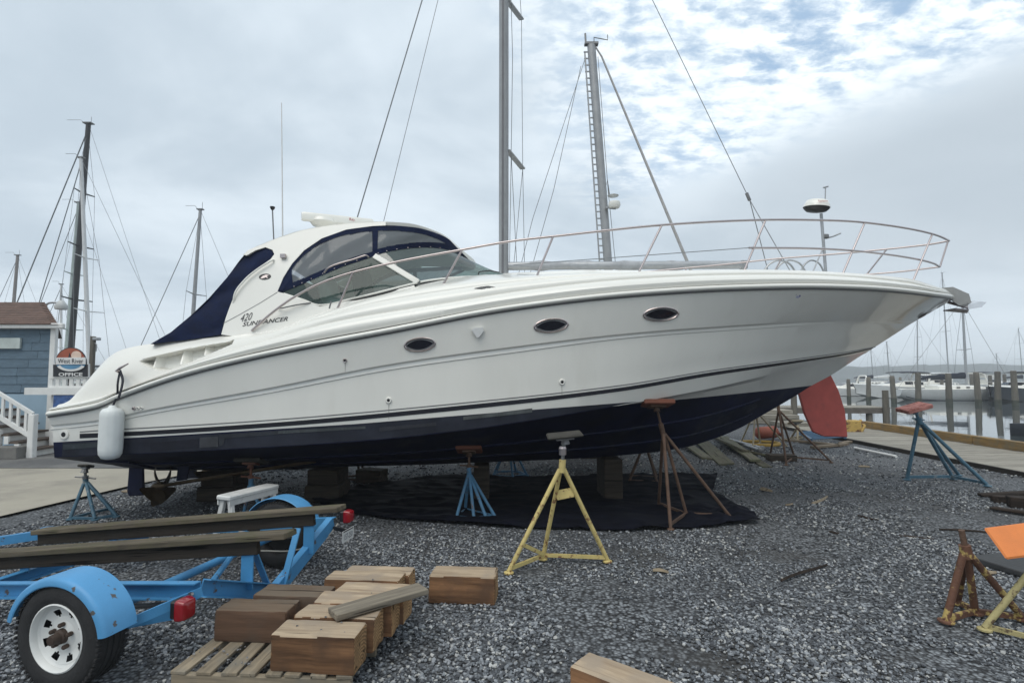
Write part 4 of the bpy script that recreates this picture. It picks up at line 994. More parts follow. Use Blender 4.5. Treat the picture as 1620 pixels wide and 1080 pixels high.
# ---- superstructure: every piece lies on one tumblehome side surface
def cabb(z): return 1.775 - .272 * (z - 2.4)
def side(px, py, off=0.0):
    b = 1.6
    for _ in range(10):
        p = P(px, py, YK - b - off); b = cabb(p.z)
    return P(px, py, YK - b - off)
def panel(name, outline, m, off, thick, parent, step=9.0, surf=side, mirror=True, smooth=35):
    """plate traced in side view, laid on the side surface, with real thickness; built on both sides"""
    pts = [Vector(p) for p in outline]; x0, x1 = min(p.x for p in pts), max(p.x for p in pts); y0, y1 = min(p.y for p in pts), max(p.y for p in pts)
    dense = []
    for a, b in zip(pts, pts[1:] + pts[:1]):
        k = max(1, int((b - a).length / step)); dense += [a.lerp(b, i / k) for i in range(k)]
    n = len(dense); inner = []
    y = y0 + step / 2
    while y < y1:
        x = x0 + step / 2
        while x < x1:
            if poly_dist(x, y, outline) > step * .45: inner.append(Vector((x, y)))
            x += step
        y += step
    r = geometry.delaunay_2d_cdt(dense + inner, [(i, (i + 1) % n) for i in range(n)], [list(range(n))], 1, 1e-5)
    vs, fs = r[0], r[2]; objs = []
    cnt = {}
    for f in fs:
        for i in range(len(f)):
            e = (f[i], f[(i + 1) % len(f)]); cnt[e] = cnt.get(e, 0) + 1
    bd = [e for e in cnt if (e[1], e[0]) not in cnt]
    M = MB(); m0 = len(vs)
    A = [surf(v.x, v.y, off) for v in vs]; B = [p + Vector((0, thick, 0)) for p in A]
    def put(f):
        M.add([f(p) for p in A] + [f(p) for p in B], [tuple(q) for q in fs] + [tuple(i + m0 for i in reversed(q)) for q in fs] + [(a, b, b + m0, a + m0) for a, b in bd])
    put(lambda p: p); o = M.build(name, m, parent, smooth=smooth)
    if mirror:
        M = MB(); put(mir); M.build(name, m, parent, smooth=smooth)
    return o
panel('lit_waterline_band', [(99, 699.5), (158, 697.5), (300, 689), (420, 681.5), (580, 669), (734, 656.5), (880, 645), (1010, 635), (930, 649), (840, 664), (761, 676), (613, 693), (480, 703), (389, 708), (233, 716), (98, 721.5)], mat('lit_navy_band', (.027, .030, .043), .65, var=.35, vscale=3, spec=.3), .002, .002, bottom, step=12, surf=hullpt)  # paler navy paints in the extra light this upright strip catches
for k_, (pts, c_) in enumerate(panel_late): panel('paint_patch', pts, mat('faded_paint_%d' % k_, c_, .7, var=.35, vscale=6, col2=(c_[0] * 2, c_[1] * 2, c_[2] * 2), patch=(.60, .72), pscale=5), .006, .003, bottom, step=8, surf=hullpt, mirror=False)
ARCH = [(439, 461), (448, 439), (462, 417), (481, 396), (509, 377), (548, 363), (589, 357.5), (610, 356.5)]
cab = panel('cabin_side', [(350, 529), (357, 503), (366, 478), (378, 455), (392, 437), (409, 423), (428, 410), (434, 402), (431, 395), (420, 391), (404, 396), (390, 404), (385, 403), (392, 396), (405, 390.5), (420, 384.5), (440, 376.5), (480, 364), (520, 357), (560, 353), (610, 351)]
           + ARCH[::-1] + [(453, 465), (506, 485), (560, 474), (614, 461), (655, 451), (658, 458), (614, 470), (503, 503), (420, 529), (380, 533)], gel, 0, .05, yacht, step=8)
# roof
bR = [1.40, 1.39, 1.375, 1.37, 1.36, 1.355, 1.35, 1.345, 1.30, 1.15, .92, .66]
Tpx = [(385, 402), (400, 392.5), (420, 384), (440, 376), (480, 363.5), (520, 356.5), (560, 352.5), (600, 350.5), (645, 353), (680, 362), (705, 374), (721, 388)]
Tpts = [P(x, y, YK - b) for (x, y), b in zip(Tpx, bR)] + [Vector((-.60, YK - .3, 3.585)), Vector((-.56, YK, 3.58))]
Tc = path(Tpts, 60)
M = MB(); rows = []
for p in Tc:
    b = YK - p.y; s = []
    for q in (1, .97, .88, .7, .5, .25, 0):
        s.append(Vector((p.x, YK - b * q, p.z + (.16 * (1 - q ** 2.2)) * min(1, b / 1.2))))
    rows.append(s[:-1] + [s[-1]] + [mir(v) for v in reversed(s[:-1])])
und = [[v + Vector((0, .012 * (1 if v.y < YK else -1), -.055)) for v in r] for r in rows]
M.grid(rows); M.grid([list(reversed(r)) for r in und])
for k in (0, -1): M.grid([[r[k] for r in rows], [r[k] for r in und]])
M.grid([rows[0], und[0]]); M.grid([rows[-1], und[-1]])
roof = M.build('hardtop', gel, yacht, smooth=40)
# canvas enclosure and windscreen: curves from the aft corner round the front to the centreline
def c3(lst, ctr): return [P(x, y, YK - b) for x, y, b in lst] + [Vector(c) for c in ctr]
E = c3([(439, 460, 1.63), (448, 440, 1.58), (462, 418, 1.53), (481, 397, 1.48), (509, 378, 1.44), (548, 364, 1.41), (589, 358, 1.39), (620, 357, 1.37), (656, 360, 1.29), (684, 367, 1.14), (709, 378, .91), (722, 391, .66)], [(-.61, YK - .3, 3.53), (-.57, YK, 3.53)])
Wt = c3([(445, 463, 1.64), (470, 453, 1.61), (500, 440, 1.56), (540, 423, 1.51), (587, 407, 1.47), (600, 402, 1.45), (642, 394, 1.31), (680, 392, 1.12), (705, 395, .90), (726, 403, .55)], [(-.80, YK - .25, 3.52), (-.77, YK, 3.52)])
Bt = c3([(449, 465, 1.64), (478, 474, 1.65), (506, 483, 1.66), (560, 472, 1.66), (614, 459, 1.64), (662, 447, 1.53), (700, 441, 1.25), (740, 438, .86), (780, 437, .45)], [(-.02, YK - .2, 3.33), (.0, YK, 3.33)])
NU = 120
def u_of(curve, px):
    c = path(curve, 400); best = min(range(400), key=lambda i: abs(proj(c[i])[0] - px) if c[i].y < YK - .3 else 1e9); return best / 399
Ec, Wc = path(E, NU + 1), path(Wt, NU + 1)
Ea, Wa, Ba = path(E, 400), path(Wt, 400), path(Bt, 400)
def on(arr, u):
    t = max(0, min(1, u)) * (len(arr) - 1); i = min(int(t), len(arr) - 2); return arr[i].lerp(arr[i + 1], t - i)
# matching parameter tables: (E u, W u) pairs at equal pixels so that posts stand upright
def pairs(A, B, la, lb): return pchip([(u_of(A, a), u_of(B, b)) for a, b in zip(la, lb)] + [(1.0, 1.0)])
e2w = pairs(E, Wt, [440, 481, 548, 589, 620, 684, 712], [446, 478, 545, 590, 615, 680, 706])
def EW(u, v, off=0.0):
    p = on(Ea, u).lerp(on(Wa, e2w(u)), v)
    q = math.sin(v * math.pi) * (.015 + .006 * math.sin(u * 70) + .005 * math.sin(u * 31 + v * 9))
    return p + Vector((.3 * off, -off - q, .2 * off))
ua, ub, uc, ud = u_of(E, 462), u_of(E, 589), u_of(E, 599), u_of(E, 709)
def in_pane(u, v):
    px, py = proj(EW(u, v)); d1 = proj(EW(u, 0))[1]; d2 = proj(EW(u, 1))[1]
    k = 8.5
    ok = py - d1 > k * .95 and d2 - py > k
    return (1 if ua < u < ub else 2 if uc < u < ud else 0) if ok else 0
def quilt():
    nu, nv = 240, 44; cells = {0: [], 1: [], 2: []}
    for i in range(nu):
        for j in range(nv):
            cells[in_pane((i + .5) / nu, (j + .5) / nv)].append((i, j))
    return nu, nv, cells
nu, nv, cells = quilt()
def cellmesh(lst, f, off=0.0):
    M = MB(); idx = {}
    def vid(i, j):
        if (i, j) not in idx:
            idx[(i, j)] = len(M.v); M.v.append(tuple(f(EW(i / nu, j / nv, off))))
        return idx[(i, j)]
    for i, j in lst: M.f.append((vid(i, j), vid(i + 1, j), vid(i + 1, j + 1), vid(i, j + 1)))
    return M
vinyl = glass('clear_vinyl', (.50, .52, .55), .6, (.28, .30, .32), .50, .10)
for f in (lambda p: p, mir):
    cv = cellmesh(cells[0], f, .006).build('canvas_enclosure', canvas, yacht, smooth=60)
    for k in (1, 2): cellmesh(cells[k], f).build('vinyl_window', vinyl, cv, smooth=60)
    M = MB()                                                # snap fasteners along the lower hem
    for px in range(464, 726, 17):
        u = u_of(E, min(max(px, 441), 716)); p = EW(u, .97, .012); M.lathe([(.0065, 0), (.0065, .004), (0, .006)], f(p), (f(Vector((0, YK - 1, 0))) - Vector((0, YK, 0))), 8)
    M.build('snap_fastener', steel, cv)
# windscreen
w2b = pchip([(0, 0), (u_of(Wt, 500), u_of(Bt, 500)), (u_of(Wt, 545), u_of(Bt, 575)), (u_of(Wt, 592), u_of(Bt, 661)), (u_of(Wt, 642), u_of(Bt, 708)), (u_of(Wt, 700), u_of(Bt, 765)), (1, 1)])
def WB(u, v, off=0.0):
    return on(Wa, u).lerp(on(Ba, w2b(u)), v) + Vector((.3 * off, -off, .25 * off))
wg = glass('green_tinted_glass', (.36, .47, .44), .55, (.12, .17, .155), .36, .02)  # diffuse body paints the veil of reflections over the side panes
up = u_of(Wt, 592)
for f in (lambda p: p, mir):
    ws = None
    for nm, (a, b) in (('side_window', (.0, up - .008)), ('windshield', (up + .008, 1.0))):
        M = MB(); M.grid([[f(WB(a + (b - a) * i / 40, j / 10)) for j in range(11)] for i in range(41)])
        g = M.build(nm, wg if nm == 'side_window' else glass('pale_green_glass', (.50, .62, .58), 2.2, (.14, .19, .175), .25, .02), yacht, smooth=60)
        M = MB(); r = .014
        edge = [WB(a + (b - a) * i / 40, 1, .004) for i in range(41)]
        M.tube([f(p) for p in edge], r, 6)
        M.build('window_frame', gel, g, smooth=60)
        M = MB(); M.tube([f(p + Vector((0, -.004, -.026))) for p in edge], .013, 6); M.build('window_gasket', black, g, smooth=60)
    M = MB(); a, b = WB(up, 0, .01), WB(up, 1, .012); M.beam(f(a), f(b), .075, .035, (0, -1, .3)); M.build('windshield_pillar', gel, yacht, bevel=.008)
# black seal at the foot of the screen
# hand rail on the canvas hem
for f in (lambda p: p, mir):
    M = MB(); pts = [side(513, 431, .03), side(519, 424, .075), side(560, 410, .08), side(580, 404, .075), side(583, 407, .03)]
    M.tube([f(p) for p in path(pts, 24)], .012, 8); M.build('grab_rail', steel, yacht, smooth=60)
    M = MB(); pts = [side(369, 478, .0), side(371, 466, .03), side(388, 442, .04), side(410, 424, .04), side(431, 411, .03), side(433, 411, .0)]
    M.tube([f(p) for p in path(pts, 24)], .012, 8); M.build('grab_rail', gel, yacht, smooth=60)
# seam across the cabin side
for f in (lambda p: p, mir):
    M = MB(); M.tube([f(side(x, y, .001)) for x, y in ((354, 511), (380, 497), (410, 480), (439, 462))], .004, 5); M.build('panel_seam', mat('seam_grey', (.22, .22, .22), .6), cab)
# aft cockpit cover: two side curtains and the sloping back curtain between them
OUT = [(238, 544), (270, 525.5), (303, 498), (331, 471), (359, 439), (384, 406), (388, 402)]
INN = [(350, 529), (357, 503), (366, 478), (378, 455), (392, 437), (409, 423), (428, 410), (433, 402), (430, 396)]
def wrinkled(px, py, off=0.0):
    w = .016 * math.sin((px * .45 + py * .9) * .16 + 2 * noise.noise(Vector((px * .03, py * .03, 0)))) + .02 * noise.noise(Vector((px * .05, py * .02, 4)))
    return side(px, py, off + w)
panel('cockpit_cover_side', OUT + [(404, 397), (420, 392)] + INN[::-1] + [(300, 537)], canvas, -.02, .012, yacht, step=5, surf=wrinkled, smooth=60)
oc = path([side(x, y, -.02) for x, y in OUT], 30); M = MB()
def back(v, q): return Vector((v.x - .10 * math.sin(q * math.pi), v.y + (2 * YK - 2 * v.y) * q, v.z + .05 * math.sin(q * math.pi) - .012 * math.sin(6 * math.pi * q)))
M.grid([[back(v, j / 24) for j in range(25)] for v in oc]); M.build('cockpit_cover_back', canvas, yacht, smooth=60)

# ---- lettering and emblems
def letters(name, body, cx, cy, w, h, rise, m, surf, shear=.35, off=.004, parent=cab, bold=0.0):
    v, f = text_mesh(body, 1, shear, bold); xs = [p[0] for p in v]; ys = [p[1] for p in v]
    sx, sy = w / (max(xs) - min(xs)), h / (max(ys) - min(ys)); mx, my = (max(xs) + min(xs)) / 2, (max(ys) + min(ys)) / 2
    M = MB(); M.add([surf(cx + (p[0] - mx) * sx, cy - (p[1] - my) * sy - (p[0] - mx) * sx * rise, off) for p in v], f)
    o = M.build(name, m, parent, recalc=False)
    return o
ink = mat('black_lettering', (.02, .02, .022), .4)
letters('model_number', '420', 390, 501.5, 19, 11.5, .20, ink, side, .5)
letters('model_lettering', 'SUNDANCER', 419.5, 508.5, 72, 6.6, .125, ink, side, .35, bold=.012)
def oval(cx, cy, a, b, n=28, tilt=0.0): return [(cx + a * math.cos(t) * math.cos(tilt) - b * math.sin(t) * math.sin(tilt), cy - a * math.cos(t) * math.sin(tilt) - b * math.sin(t) * math.cos(tilt)) for t in [2 * math.pi * i / n for i in range(n)]]
em = panel('emblem', oval(419, 437.5, 9.5, 4.6, tilt=.12), ink, .006, .006, cab, step=4)
panel('emblem_mark', [(412, 440), (416, 436), (421, 434.5), (426, 435), (422, 437), (424, 440), (420, 438.5), (415, 440.5)], steel, .010, .004, em, step=4)
def decksurf(px, py, off=0.0):
    p = P(px, py, 6.4)
    for _ in range(10):
        b, c = r1.atX(p.x), r2.atX(p.x); q = max(0, min(1, (p.z - b.z) / max(.01, c.z - b.z))); m = b.lerp(c, q)
        p = P(px, py, m.y - .065 * math.sin(q * math.pi) - .012 * (1 - q) - off)
    return p
panel('deck_emblem', [(750, 456), (760, 453.5), (772, 452), (780, 453), (787, 455), (778, 456.5), (770, 455.5), (764, 458), (757, 457)], mat('chrome_dark', (.10, .10, .10), .25, metal=.8), .012, .006, deck, step=4, surf=decksurf)

# ---- fittings on the topsides
def ringfit(px, py, a, b, tilt, name='porthole'):
    """oval steel frame with a pointed dark pane"""
    fr = None
    for f in (lambda p: p, mir):
        outer, inner = oval(px, py, a, b, 40, tilt), oval(px, py, a * .86, b * .80, 40, tilt)
        M = MB(); rows = []
        for o, i in zip(outer, inner):
            mx, my = (o[0] + i[0]) / 2, (o[1] + i[1]) / 2
            rows.append([f(hullpt(*o, .001)), f(hullpt(*o, .014)), f(hullpt(mx, my, .022)), f(hullpt(*i, .012)), f(hullpt(*i, -.03))])
        rows.append(rows[0]); M.grid(rows)
        fr = M.build(name, steel, yacht, smooth=50)
        M = MB(); n = 24; lens = []
        for i in range(n + 1):
            t = -1 + 2 * i / n; lens.append((t * a * .84, b * .66 * (1 - t * t)))
        for i in range(n - 1, 0, -1):
            t = -1 + 2 * i / n; lens.append((t * a * .84, -b * .66 * (1 - t * t)))
        pts = [(px + x * math.cos(tilt) - y * math.sin(tilt), py - x * math.sin(tilt) - y * math.cos(tilt)) for x, y in lens]
        M.slab([f(hullpt(*p, .009)) for p in pts], f(Vector((0, YK + .006, 0))) - Vector((0, YK, 0)))
        M.build('porthole_glass', mat('dark_glass', (.008, .009, .016), .08, spec=.8), fr)
        M = MB(); M.slab([f(hullpt(*p, .004)) for p in inner], f(Vector((0, YK + .006, 0))) - Vector((0, YK, 0)))
        M.build('porthole_liner', mat('grey_liner', (.33, .33, .33), .35, metal=.5), fr)
ringfit(664, 545, 25.5, 11.5, .10); ringfit(872, 515, 28, 11.5, .10); ringfit(1046, 497, 29, 11.5, .06)
def drain(px, py, r, big=True):
    for f in (lambda p: p, mir):
        o, nrm = hullframe(px, py); o = f(o); nn = f(o * 0 + nrm + Vector((0, 0, 0))) - f(Vector((0, 0, 0))) if f is mir else nrm
        M = MB(); M.lathe([(r, -.004), (r, .012), (r * .8, .018), (r * .5, .016), (r * .48, -.01)], o, nn, 18)
        d = M.build('drain_fitting', gel if big else steel, yacht, smooth=50)
        M = MB(); M.lathe([(r * .5, 0), (r * .5, .004)], o + nn * .010, nn, 14); M.build('drain_bore', black, d)
for a in ((546, 570, .024, False), (615, 633, .036, True), (889, 604, .036, True), (102, 687, .058, True), (212, 646, .02, False), (218.5, 645.5, .016, True), (224.5, 645, .016, True)): drain(*a)
for sx_, sy_, h_ in ((615, 639, 24), (889, 610, 17), (546, 573, 15)): panel('drip_streak', [(sx_ - .9, sy_), (sx_ + .9, sy_), (sx_ + .5, sy_ + h_), (sx_ - .2, sy_ + h_)], mat('drip_grey', (.50, .49, .44), .5, var=.2), .002, .001, hull, step=6, surf=hullpt, mirror=False)
panel('vent_scoop', [(746, 522), (750, 518.5), (764, 517.5), (765.5, 523), (758, 533), (754.5, 534)], white_paint, .045, .05, yacht, step=4, surf=hullpt)
tg = panel('registration_sticker', [(1256, 470), (1260, 465.5), (1267, 467), (1264, 474), (1256, 472.5)], mat('sticker_violet', (.10, .09, .30), .4), .003, .002, hull, step=4, surf=hullpt, mirror=False)
panel('sticker_stripe', [(1258.5, 470.5), (1261, 467.5), (1265, 468.5), (1263, 472)], mat('sticker_pale', (.45, .45, .6), .4), .005, .001, tg, step=4, surf=hullpt, mirror=False)
panel('bow_eye_plate', [(1452, 503), (1458, 497), (1467, 494), (1464, 499), (1457, 503)], mat('tarnished', (.08, .08, .08), .5), .006, .006, hull, step=4, surf=hullpt)

# ---- bow rail
rail_px = [(398, 523, 1.80), (430, 495, 1.80), (470, 467, 1.79), (525, 441, 1.78), (620, 416, 1.78), (731, 395, 1.78), (820, 380, 1.77), (875, 374, 1.76), (1047, 356, 1.70), (1200, 348, 1.56), (1286, 348, 1.40), (1368, 352, 1.12), (1428, 360, .84), (1475, 370, .48), (1496, 378, .18)]
top = [P(x, y, YK - b) for x, y, b in rail_px] + [Vector((P(1502, 381, YK).x, YK, P(1502, 381, YK).z))]
tp = path(top, 160); rail = MB().tube(tp + [mir(p) for p in reversed(tp[:-1])], .0145, 8).build('bow_rail', steel, yacht, smooth=60)
mid_px = [(1185, 392, 1.58), (1286, 393, 1.38), (1365, 398, 1.10), (1428, 406, .78), (1475, 416, .34)]
mid = [P(x, y, YK - b) for x, y, b in mid_px] + [Vector((P(1487, 422, YK).x, YK, P(1487, 422, YK).z))]
mp = path(mid, 60); MB().tube(mp + [mir(p) for p in reversed(mp[:-1])], .014, 8).build('middle_rail', steel, yacht, smooth=60)
for tx, ty, bt, bx, by in ((558, 432, 1.78, 531, 491), (731, 395, 1.78, 694, 459), (875, 374, 1.76, 845, 443), (1047, 356, 1.70, 1007, 434), (1211, 348.5, 1.545, 1174, 432), (1368, 352, 1.12, 1330, 437), (1475, 370, .48, 1442, 447)):
    a = P(tx, ty, YK - bt); base = P(bx, by, YK - bt)
    for _ in range(8): base = P(bx, by, r2.atX(base.x).y + .01)
    for f in (lambda p: p, mir):
        s = MB().tube([f(a), f(base - Vector((0, 0, .03)))], .0135, 8).build('rail_stanchion', steel, yacht, smooth=60)
        MB().lathe([(.038, -.02), (.036, .008), (.018, .02)], f(base), (0, 0, 1), 12).build('stanchion_base', steel, s, smooth=50)
MB().tube([tp[-1] - Vector((.02, 0, 0)), mp[-1]], .013, 8).build('rail_stanchion', steel, yacht, smooth=60)
for f in (lambda p: p, mir):
    MB().tube([f(mp[0]), f(P(812, 419, YK - 1.72))], .005, 6).build('lifeline', wire, yacht)
# short latch on the cabin side behind the rail foot
MB().tube([side(440, 488, .02), side(447, 487, .05), side(470, 482, .04), side(492, 479, .0)], .008, 6).build('gate_latch', darksteel, yacht)
MB().tube([P(524, 476, 6.43), P(521, 488, 6.43)], .01, 6).build('rail_hook', darksteel, yacht)

# ---- anchor gear on the bow
an = P(1501, 476, YK)
def Q(px, py, dy): return P(px, py, YK + dy)
M = MB(); hw = .17
prof = [(1480, 456), (1507, 454), (1532, 465), (1536, 479), (1528, 485), (1517, 483), (1503, 473)]
for sgn in (-1, 1):
    M.slab([Q(x, y, sgn * hw * (1 if x < 1520 else .75)) for x, y in prof], (0, -sgn * .012, 0))
M.grid([[Q(x, y, -hw * (1 if x < 1520 else .75)), Q(x, y, hw * (1 if x < 1520 else .75))] for x, y in ((1480, 456.5), (1507, 454.5), (1532, 465.5))])
plat = M.build('anchor_platform', mat('platform_grey', (.30, .30, .29), .5, var=.12), yacht, bevel=0)
MB().tube([Q(1526, 480, -.12), Q(1526, 480, .12)], .035, 12).build('anchor_roller', black, plat)
anc = MB().beam(Q(1500, 478, 0), Q(1530, 486, 0), .05, .035).build('anchor', steel, yacht, bevel=.006)
M = MB()
for sg in (-1, 1):
    M.slab([Q(1492, 490.5, 0), Q(1512, 487, sg * .20), Q(1533, 489, sg * .16), Q(1530, 494, 0)], (0, 0, -.015))
M.build('anchor_fluke', mat('galvanised', (.30, .28, .30), .4, metal=.6, var=.2), anc)
M = MB(); pts = [Q(1530, 482, 0), Q(1540, 476, .02), Q(1551, 477, 0), Q(1560, 478, 0), Q(1552, 486, 0), Q(1531, 489.5, 0)]
M.slab([p + Vector((0, -.012, 0)) for p in pts], (0, .03, 0)); M.build('anchor_shank', mat('bright_steel', (.75, .76, .78), .25, metal=.7), anc)

# ---- radar and aerials on the hardtop
rb = P(511, 357, YK - .35)
M = MB(); M.lathe([(.06, -.16), (.07, -.05), (.13, .0)], rb, (0, 0, 1), 16); rad = M.build('radar_pedestal', gel, yacht, smooth=50)
M = MB(); a, b = P(477, 342, YK - .55), P(590, 353.5, YK - .05)
M.lathe([(.0, -.01), (.15, .0), (.19, .05), (.17, .10), (.0, .12)], rb + Vector((0, 0, -.005)), (0, 0, 1), 20); M.build('radar_gearbox', gel, rad, smooth=50)
d = (b - a).normalized(); upv = Vector((0, 0, 1)); sd = d.cross(upv).normalized(); upv = sd.cross(d)
M = MB(); ringp = [(-.05, -.05), (-.02, -.062), (.02, -.062), (.05, -.05), (.055, .02), (.03, .058), (-.03, .058), (-.055, .02)]
M.grid([[p + sd * y * k + upv * z * k for y, z in ringp] for p, k in ((a, .92), (a + d * .03, 1.05), (b - d * .03, 1.05), (b, .92))], closeu=True)
k0 = len(M.v); M.f.append(tuple(range(k0 - 32, k0 - 24))); M.f.append(tuple(range(k0 - 8, k0)))
arr = M.build('radar_array', gel, rad, smooth=40)
def arrsurf(px, py, off=0.0):
    p = P(px, py, (a.y + b.y) / 2); q = max(0, min(1, (p.x - a.x) / (b.x - a.x))); return P(px, py, a.lerp(b, q).y - .075)
letters('radar_lettering', 'Raymarine', 566, 348.5, 26, 5.5, -.10, mat('red_lettering', (.35, .02, .03), .5), arrsurf, 0, parent=arr)
w = P(447, 402, YK - 1.42)
an1 = MB().lathe([(.03, 0), (.03, .03), (.018, .04), (.016, .16), (.010, .2)], w - Vector((0, 0, .06)), (0, 0, 1), 10).build('whip_aerial', steel, yacht, smooth=50)
MB().tube([w + Vector((0, 0, .1)), P(445.5, 163, YK - 1.42)], [.011, .006], 6).build('aerial_rod', white_paint, an1)
MB().beam(side(444, 405, .03), side(452, 405, .03), .04, .05).build('aerial_bracket', steel, an1)
q0 = P(433.5, 379, YK + .2)
an2 = MB().tube([q0 - Vector((0, 0, .05)), P(431, 331, YK + .2)], .011, 6).build('short_aerial', darksteel, yacht)
MB().lathe([(.02, 0), (.038, .03), (.038, .05), (0, .06)], P(431, 332, YK + .2), (0, 0, 1), 12).build('aerial_cap', black, an2, smooth=50)
# wiper
M = MB(); M.tube([WB(w_, v_, .05) for w_, v_ in ((.80, .98), (.78, .86), (.74, .84))], .010, 6)
MB().tube([P(756, 437, YK - .78), P(758, 430, YK - .78), P(775, 428, YK - .60), P(790, 431, YK - .5)], .009, 6).build('wiper', black, yacht)

# ---- seats and dash seen through the glass
mint = mat('pale_vinyl_seat', (.62, .70, .68), .5, var=.05)
def soft(name, c, sz, m, rot=None):
    bm = bmesh.new(); bmesh.ops.create_cube(bm, size=1.0); bmesh.ops.subdivide_edges(bm, edges=bm.edges, cuts=3, use_grid_fill=True)
    for v in bm.verts:
        q = v.co * 2; l = (abs(q.x) ** 5 + abs(q.y) ** 5 + abs(q.z) ** 5) ** .2; q = q / max(l, 1e-5) if l > 1 else q
        v.co = Vector((q.x * sz[0] / 2, q.y * sz[1] / 2, q.z * sz[2] / 2))
    bmesh.ops.rotate(bm, verts=bm.verts, matrix=rot or Matrix.Identity(3)); bmesh.ops.translate(bm, verts=bm.verts, vec=Vector(c))
    me = bpy.data.meshes.new(name); bm.to_mesh(me); bm.free(); me.shade_smooth(); me.materials.append(m); return link(name, me, yacht)
hs = P(520, 458, 7.2)
soft('helm_seat_back', hs + Vector((0, 0, .0)), (.16, .55, .48), mint, Matrix.Rotation(-.3, 3, 'Y'))
soft('helm_seat', hs + Vector((.28, 0, -.24)), (.55, .55, .18), mint)
soft('companion_seat', P(575, 452, 7.9), (.2, .6, .55), mat('dark_vinyl', (.03, .035, .035), .5), Matrix.Rotation(-.2, 3, 'Y'))
soft('dashboard', Vector((-1.0, YK, 2.95)), (.5, 2.3, .30), mat('dash_grey', (.10, .105, .10), .6))
# cockpit sole bulkhead under the dash keeps daylight out
MB().box((-1.25, YK, 2.6), (.06, 2.7, .8)).build('bulkhead', MATS['dash_grey'], yacht)

# ---- running gear
for sg in (-1, 1):
    yy = YK + sg * .62
    ru = MB(); z1 = .62
    ru.slab([Vector((x, yy - .025, z)) for x, z in ((-5.36, z1), (-5.17, z1), (-5.15, .3), (-5.11, .17), (-5.35, .155), (-5.375, .22))], (0, .05, 0))
    ru.build('rudder', navy_paint, yacht, bevel=.012)
    hub = Vector((-4.93, yy, .29)); dirs = Vector((1, 0, .16)).normalized()
    sh = MB().tube([hub, hub + dirs * 2.2], .025, 8).build('propeller_shaft', mat('bronze', (.12, .085, .05), .5, metal=.7, var=.3, vscale=12), yacht)
    MB().lathe([(.0, -.14), (.045, -.09), (.065, 0), (.055, .07), (.03, .1)], hub, dirs, 14).build('propeller_hub', MATS['bronze'], sh, smooth=50)
    for k in range(4):
        a = k * math.pi / 2 + .5; e1 = Vector((0, math.cos(a), math.sin(a))); e2 = dirs.cross(e1).normalized(); M = MB(); rows = []
        for i in range(7):
            t = i / 6; w_ = .055 + .12 * math.sin(t * math.pi * .75); rr = .05 + .21 * t; tw = .95 - .5 * t
            if i == 6: w_ = .03
            rows.append([hub + e1 * rr + (e2 * math.cos(tw) + dirs * math.sin(tw)) * w_ * s for s in (-1, -.3, .3, 1)])
        M.grid(rows); M.grid([[p + dirs * .01 for p in reversed(r)] for r in rows]); M.build('propeller_blade', MATS['bronze'], sh, smooth=60)
    M = MB(); hb = hub + dirs * .30
    M.slab([hb + Vector((-.07, 0, .02)), hb + Vector((.07, 0, .04)), hb + Vector((.14, 0, .42)), hb + Vector((-.04, 0, .40))], (0, .03, 0)); M.build('shaft_strut', navy_paint, yacht)
for sg in (-1, 1):
    MB().box((-5.10, YK + sg * 1.05, rC2.atX(-5.1).z - .212), (.42, .55, .025), Matrix.Rotation(.05, 3, 'Y') @ Matrix.Rotation(sg * .3, 3, 'X')).build('trim_tab', navy_paint, yacht)

# ---- the fender hanging over the quarter
fy = hullpt(176, 690).y - .12
fc = P(176, 684, fy)
fend = thing('hull_fender', 'long white ribbed fender hanging by a dark line over the quarter', 'fender', fc - Vector((0, 0, .33)))
pr = [(0, -.295), (.045, -.30), (.088, -.285), (.114, -.24), (.119, -.18), (.119, .18), (.114, .235), (.09, .27), (.045, .283), (.03, .31), (0, .31)]
M = MB(); n = 48; rows = []
for r, z in pr:
    rows.append([fc + Vector((math.cos(a) * r * (1 - (.018 if k % 4 == 0 and abs(z) < .25 else 0)), math.sin(a) * r * (1 - (.018 if k % 4 == 0 and abs(z) < .25 else 0)), z)) for k, a in enumerate(2 * math.pi * i / n for i in range(n))])
M.grid(rows, closeu=True); M.build('fender_body', mat('fender_vinyl', (.72, .745, .73), .45, var=.06, vscale=5, col2=(.50, .50, .46), patch=(.66, .78), pscale=6), fend, smooth=50)
t0 = fc + Vector((0, 0, .29)); cl = P(190, 586, 6.30)
M = MB(); M.tube(path([t0, t0 + Vector((.03, .02, .12)), P(186, 610, 6.15), cl], 16), .011, 6); M.tube(path([cl, P(194, 605, 6.16), P(189, 625, 6.06), P(187, 632, 6.04)], 12), .014, 6)
M.build('fender_line', mat('dark_rope', (.02, .022, .03), .9), fend)
c0 = MB().lathe([(.02, 0), (.016, .05)], cl - Vector((0, .0, .02)), (0, -1, .3), 8).build('cleat', steel, yacht)
MB().tube([P(183, 587, 6.24), P(190, 582, 6.22), P(203, 575, 6.22)], [.008, .016, .008], 8).build('cleat_horn', steel, c0)
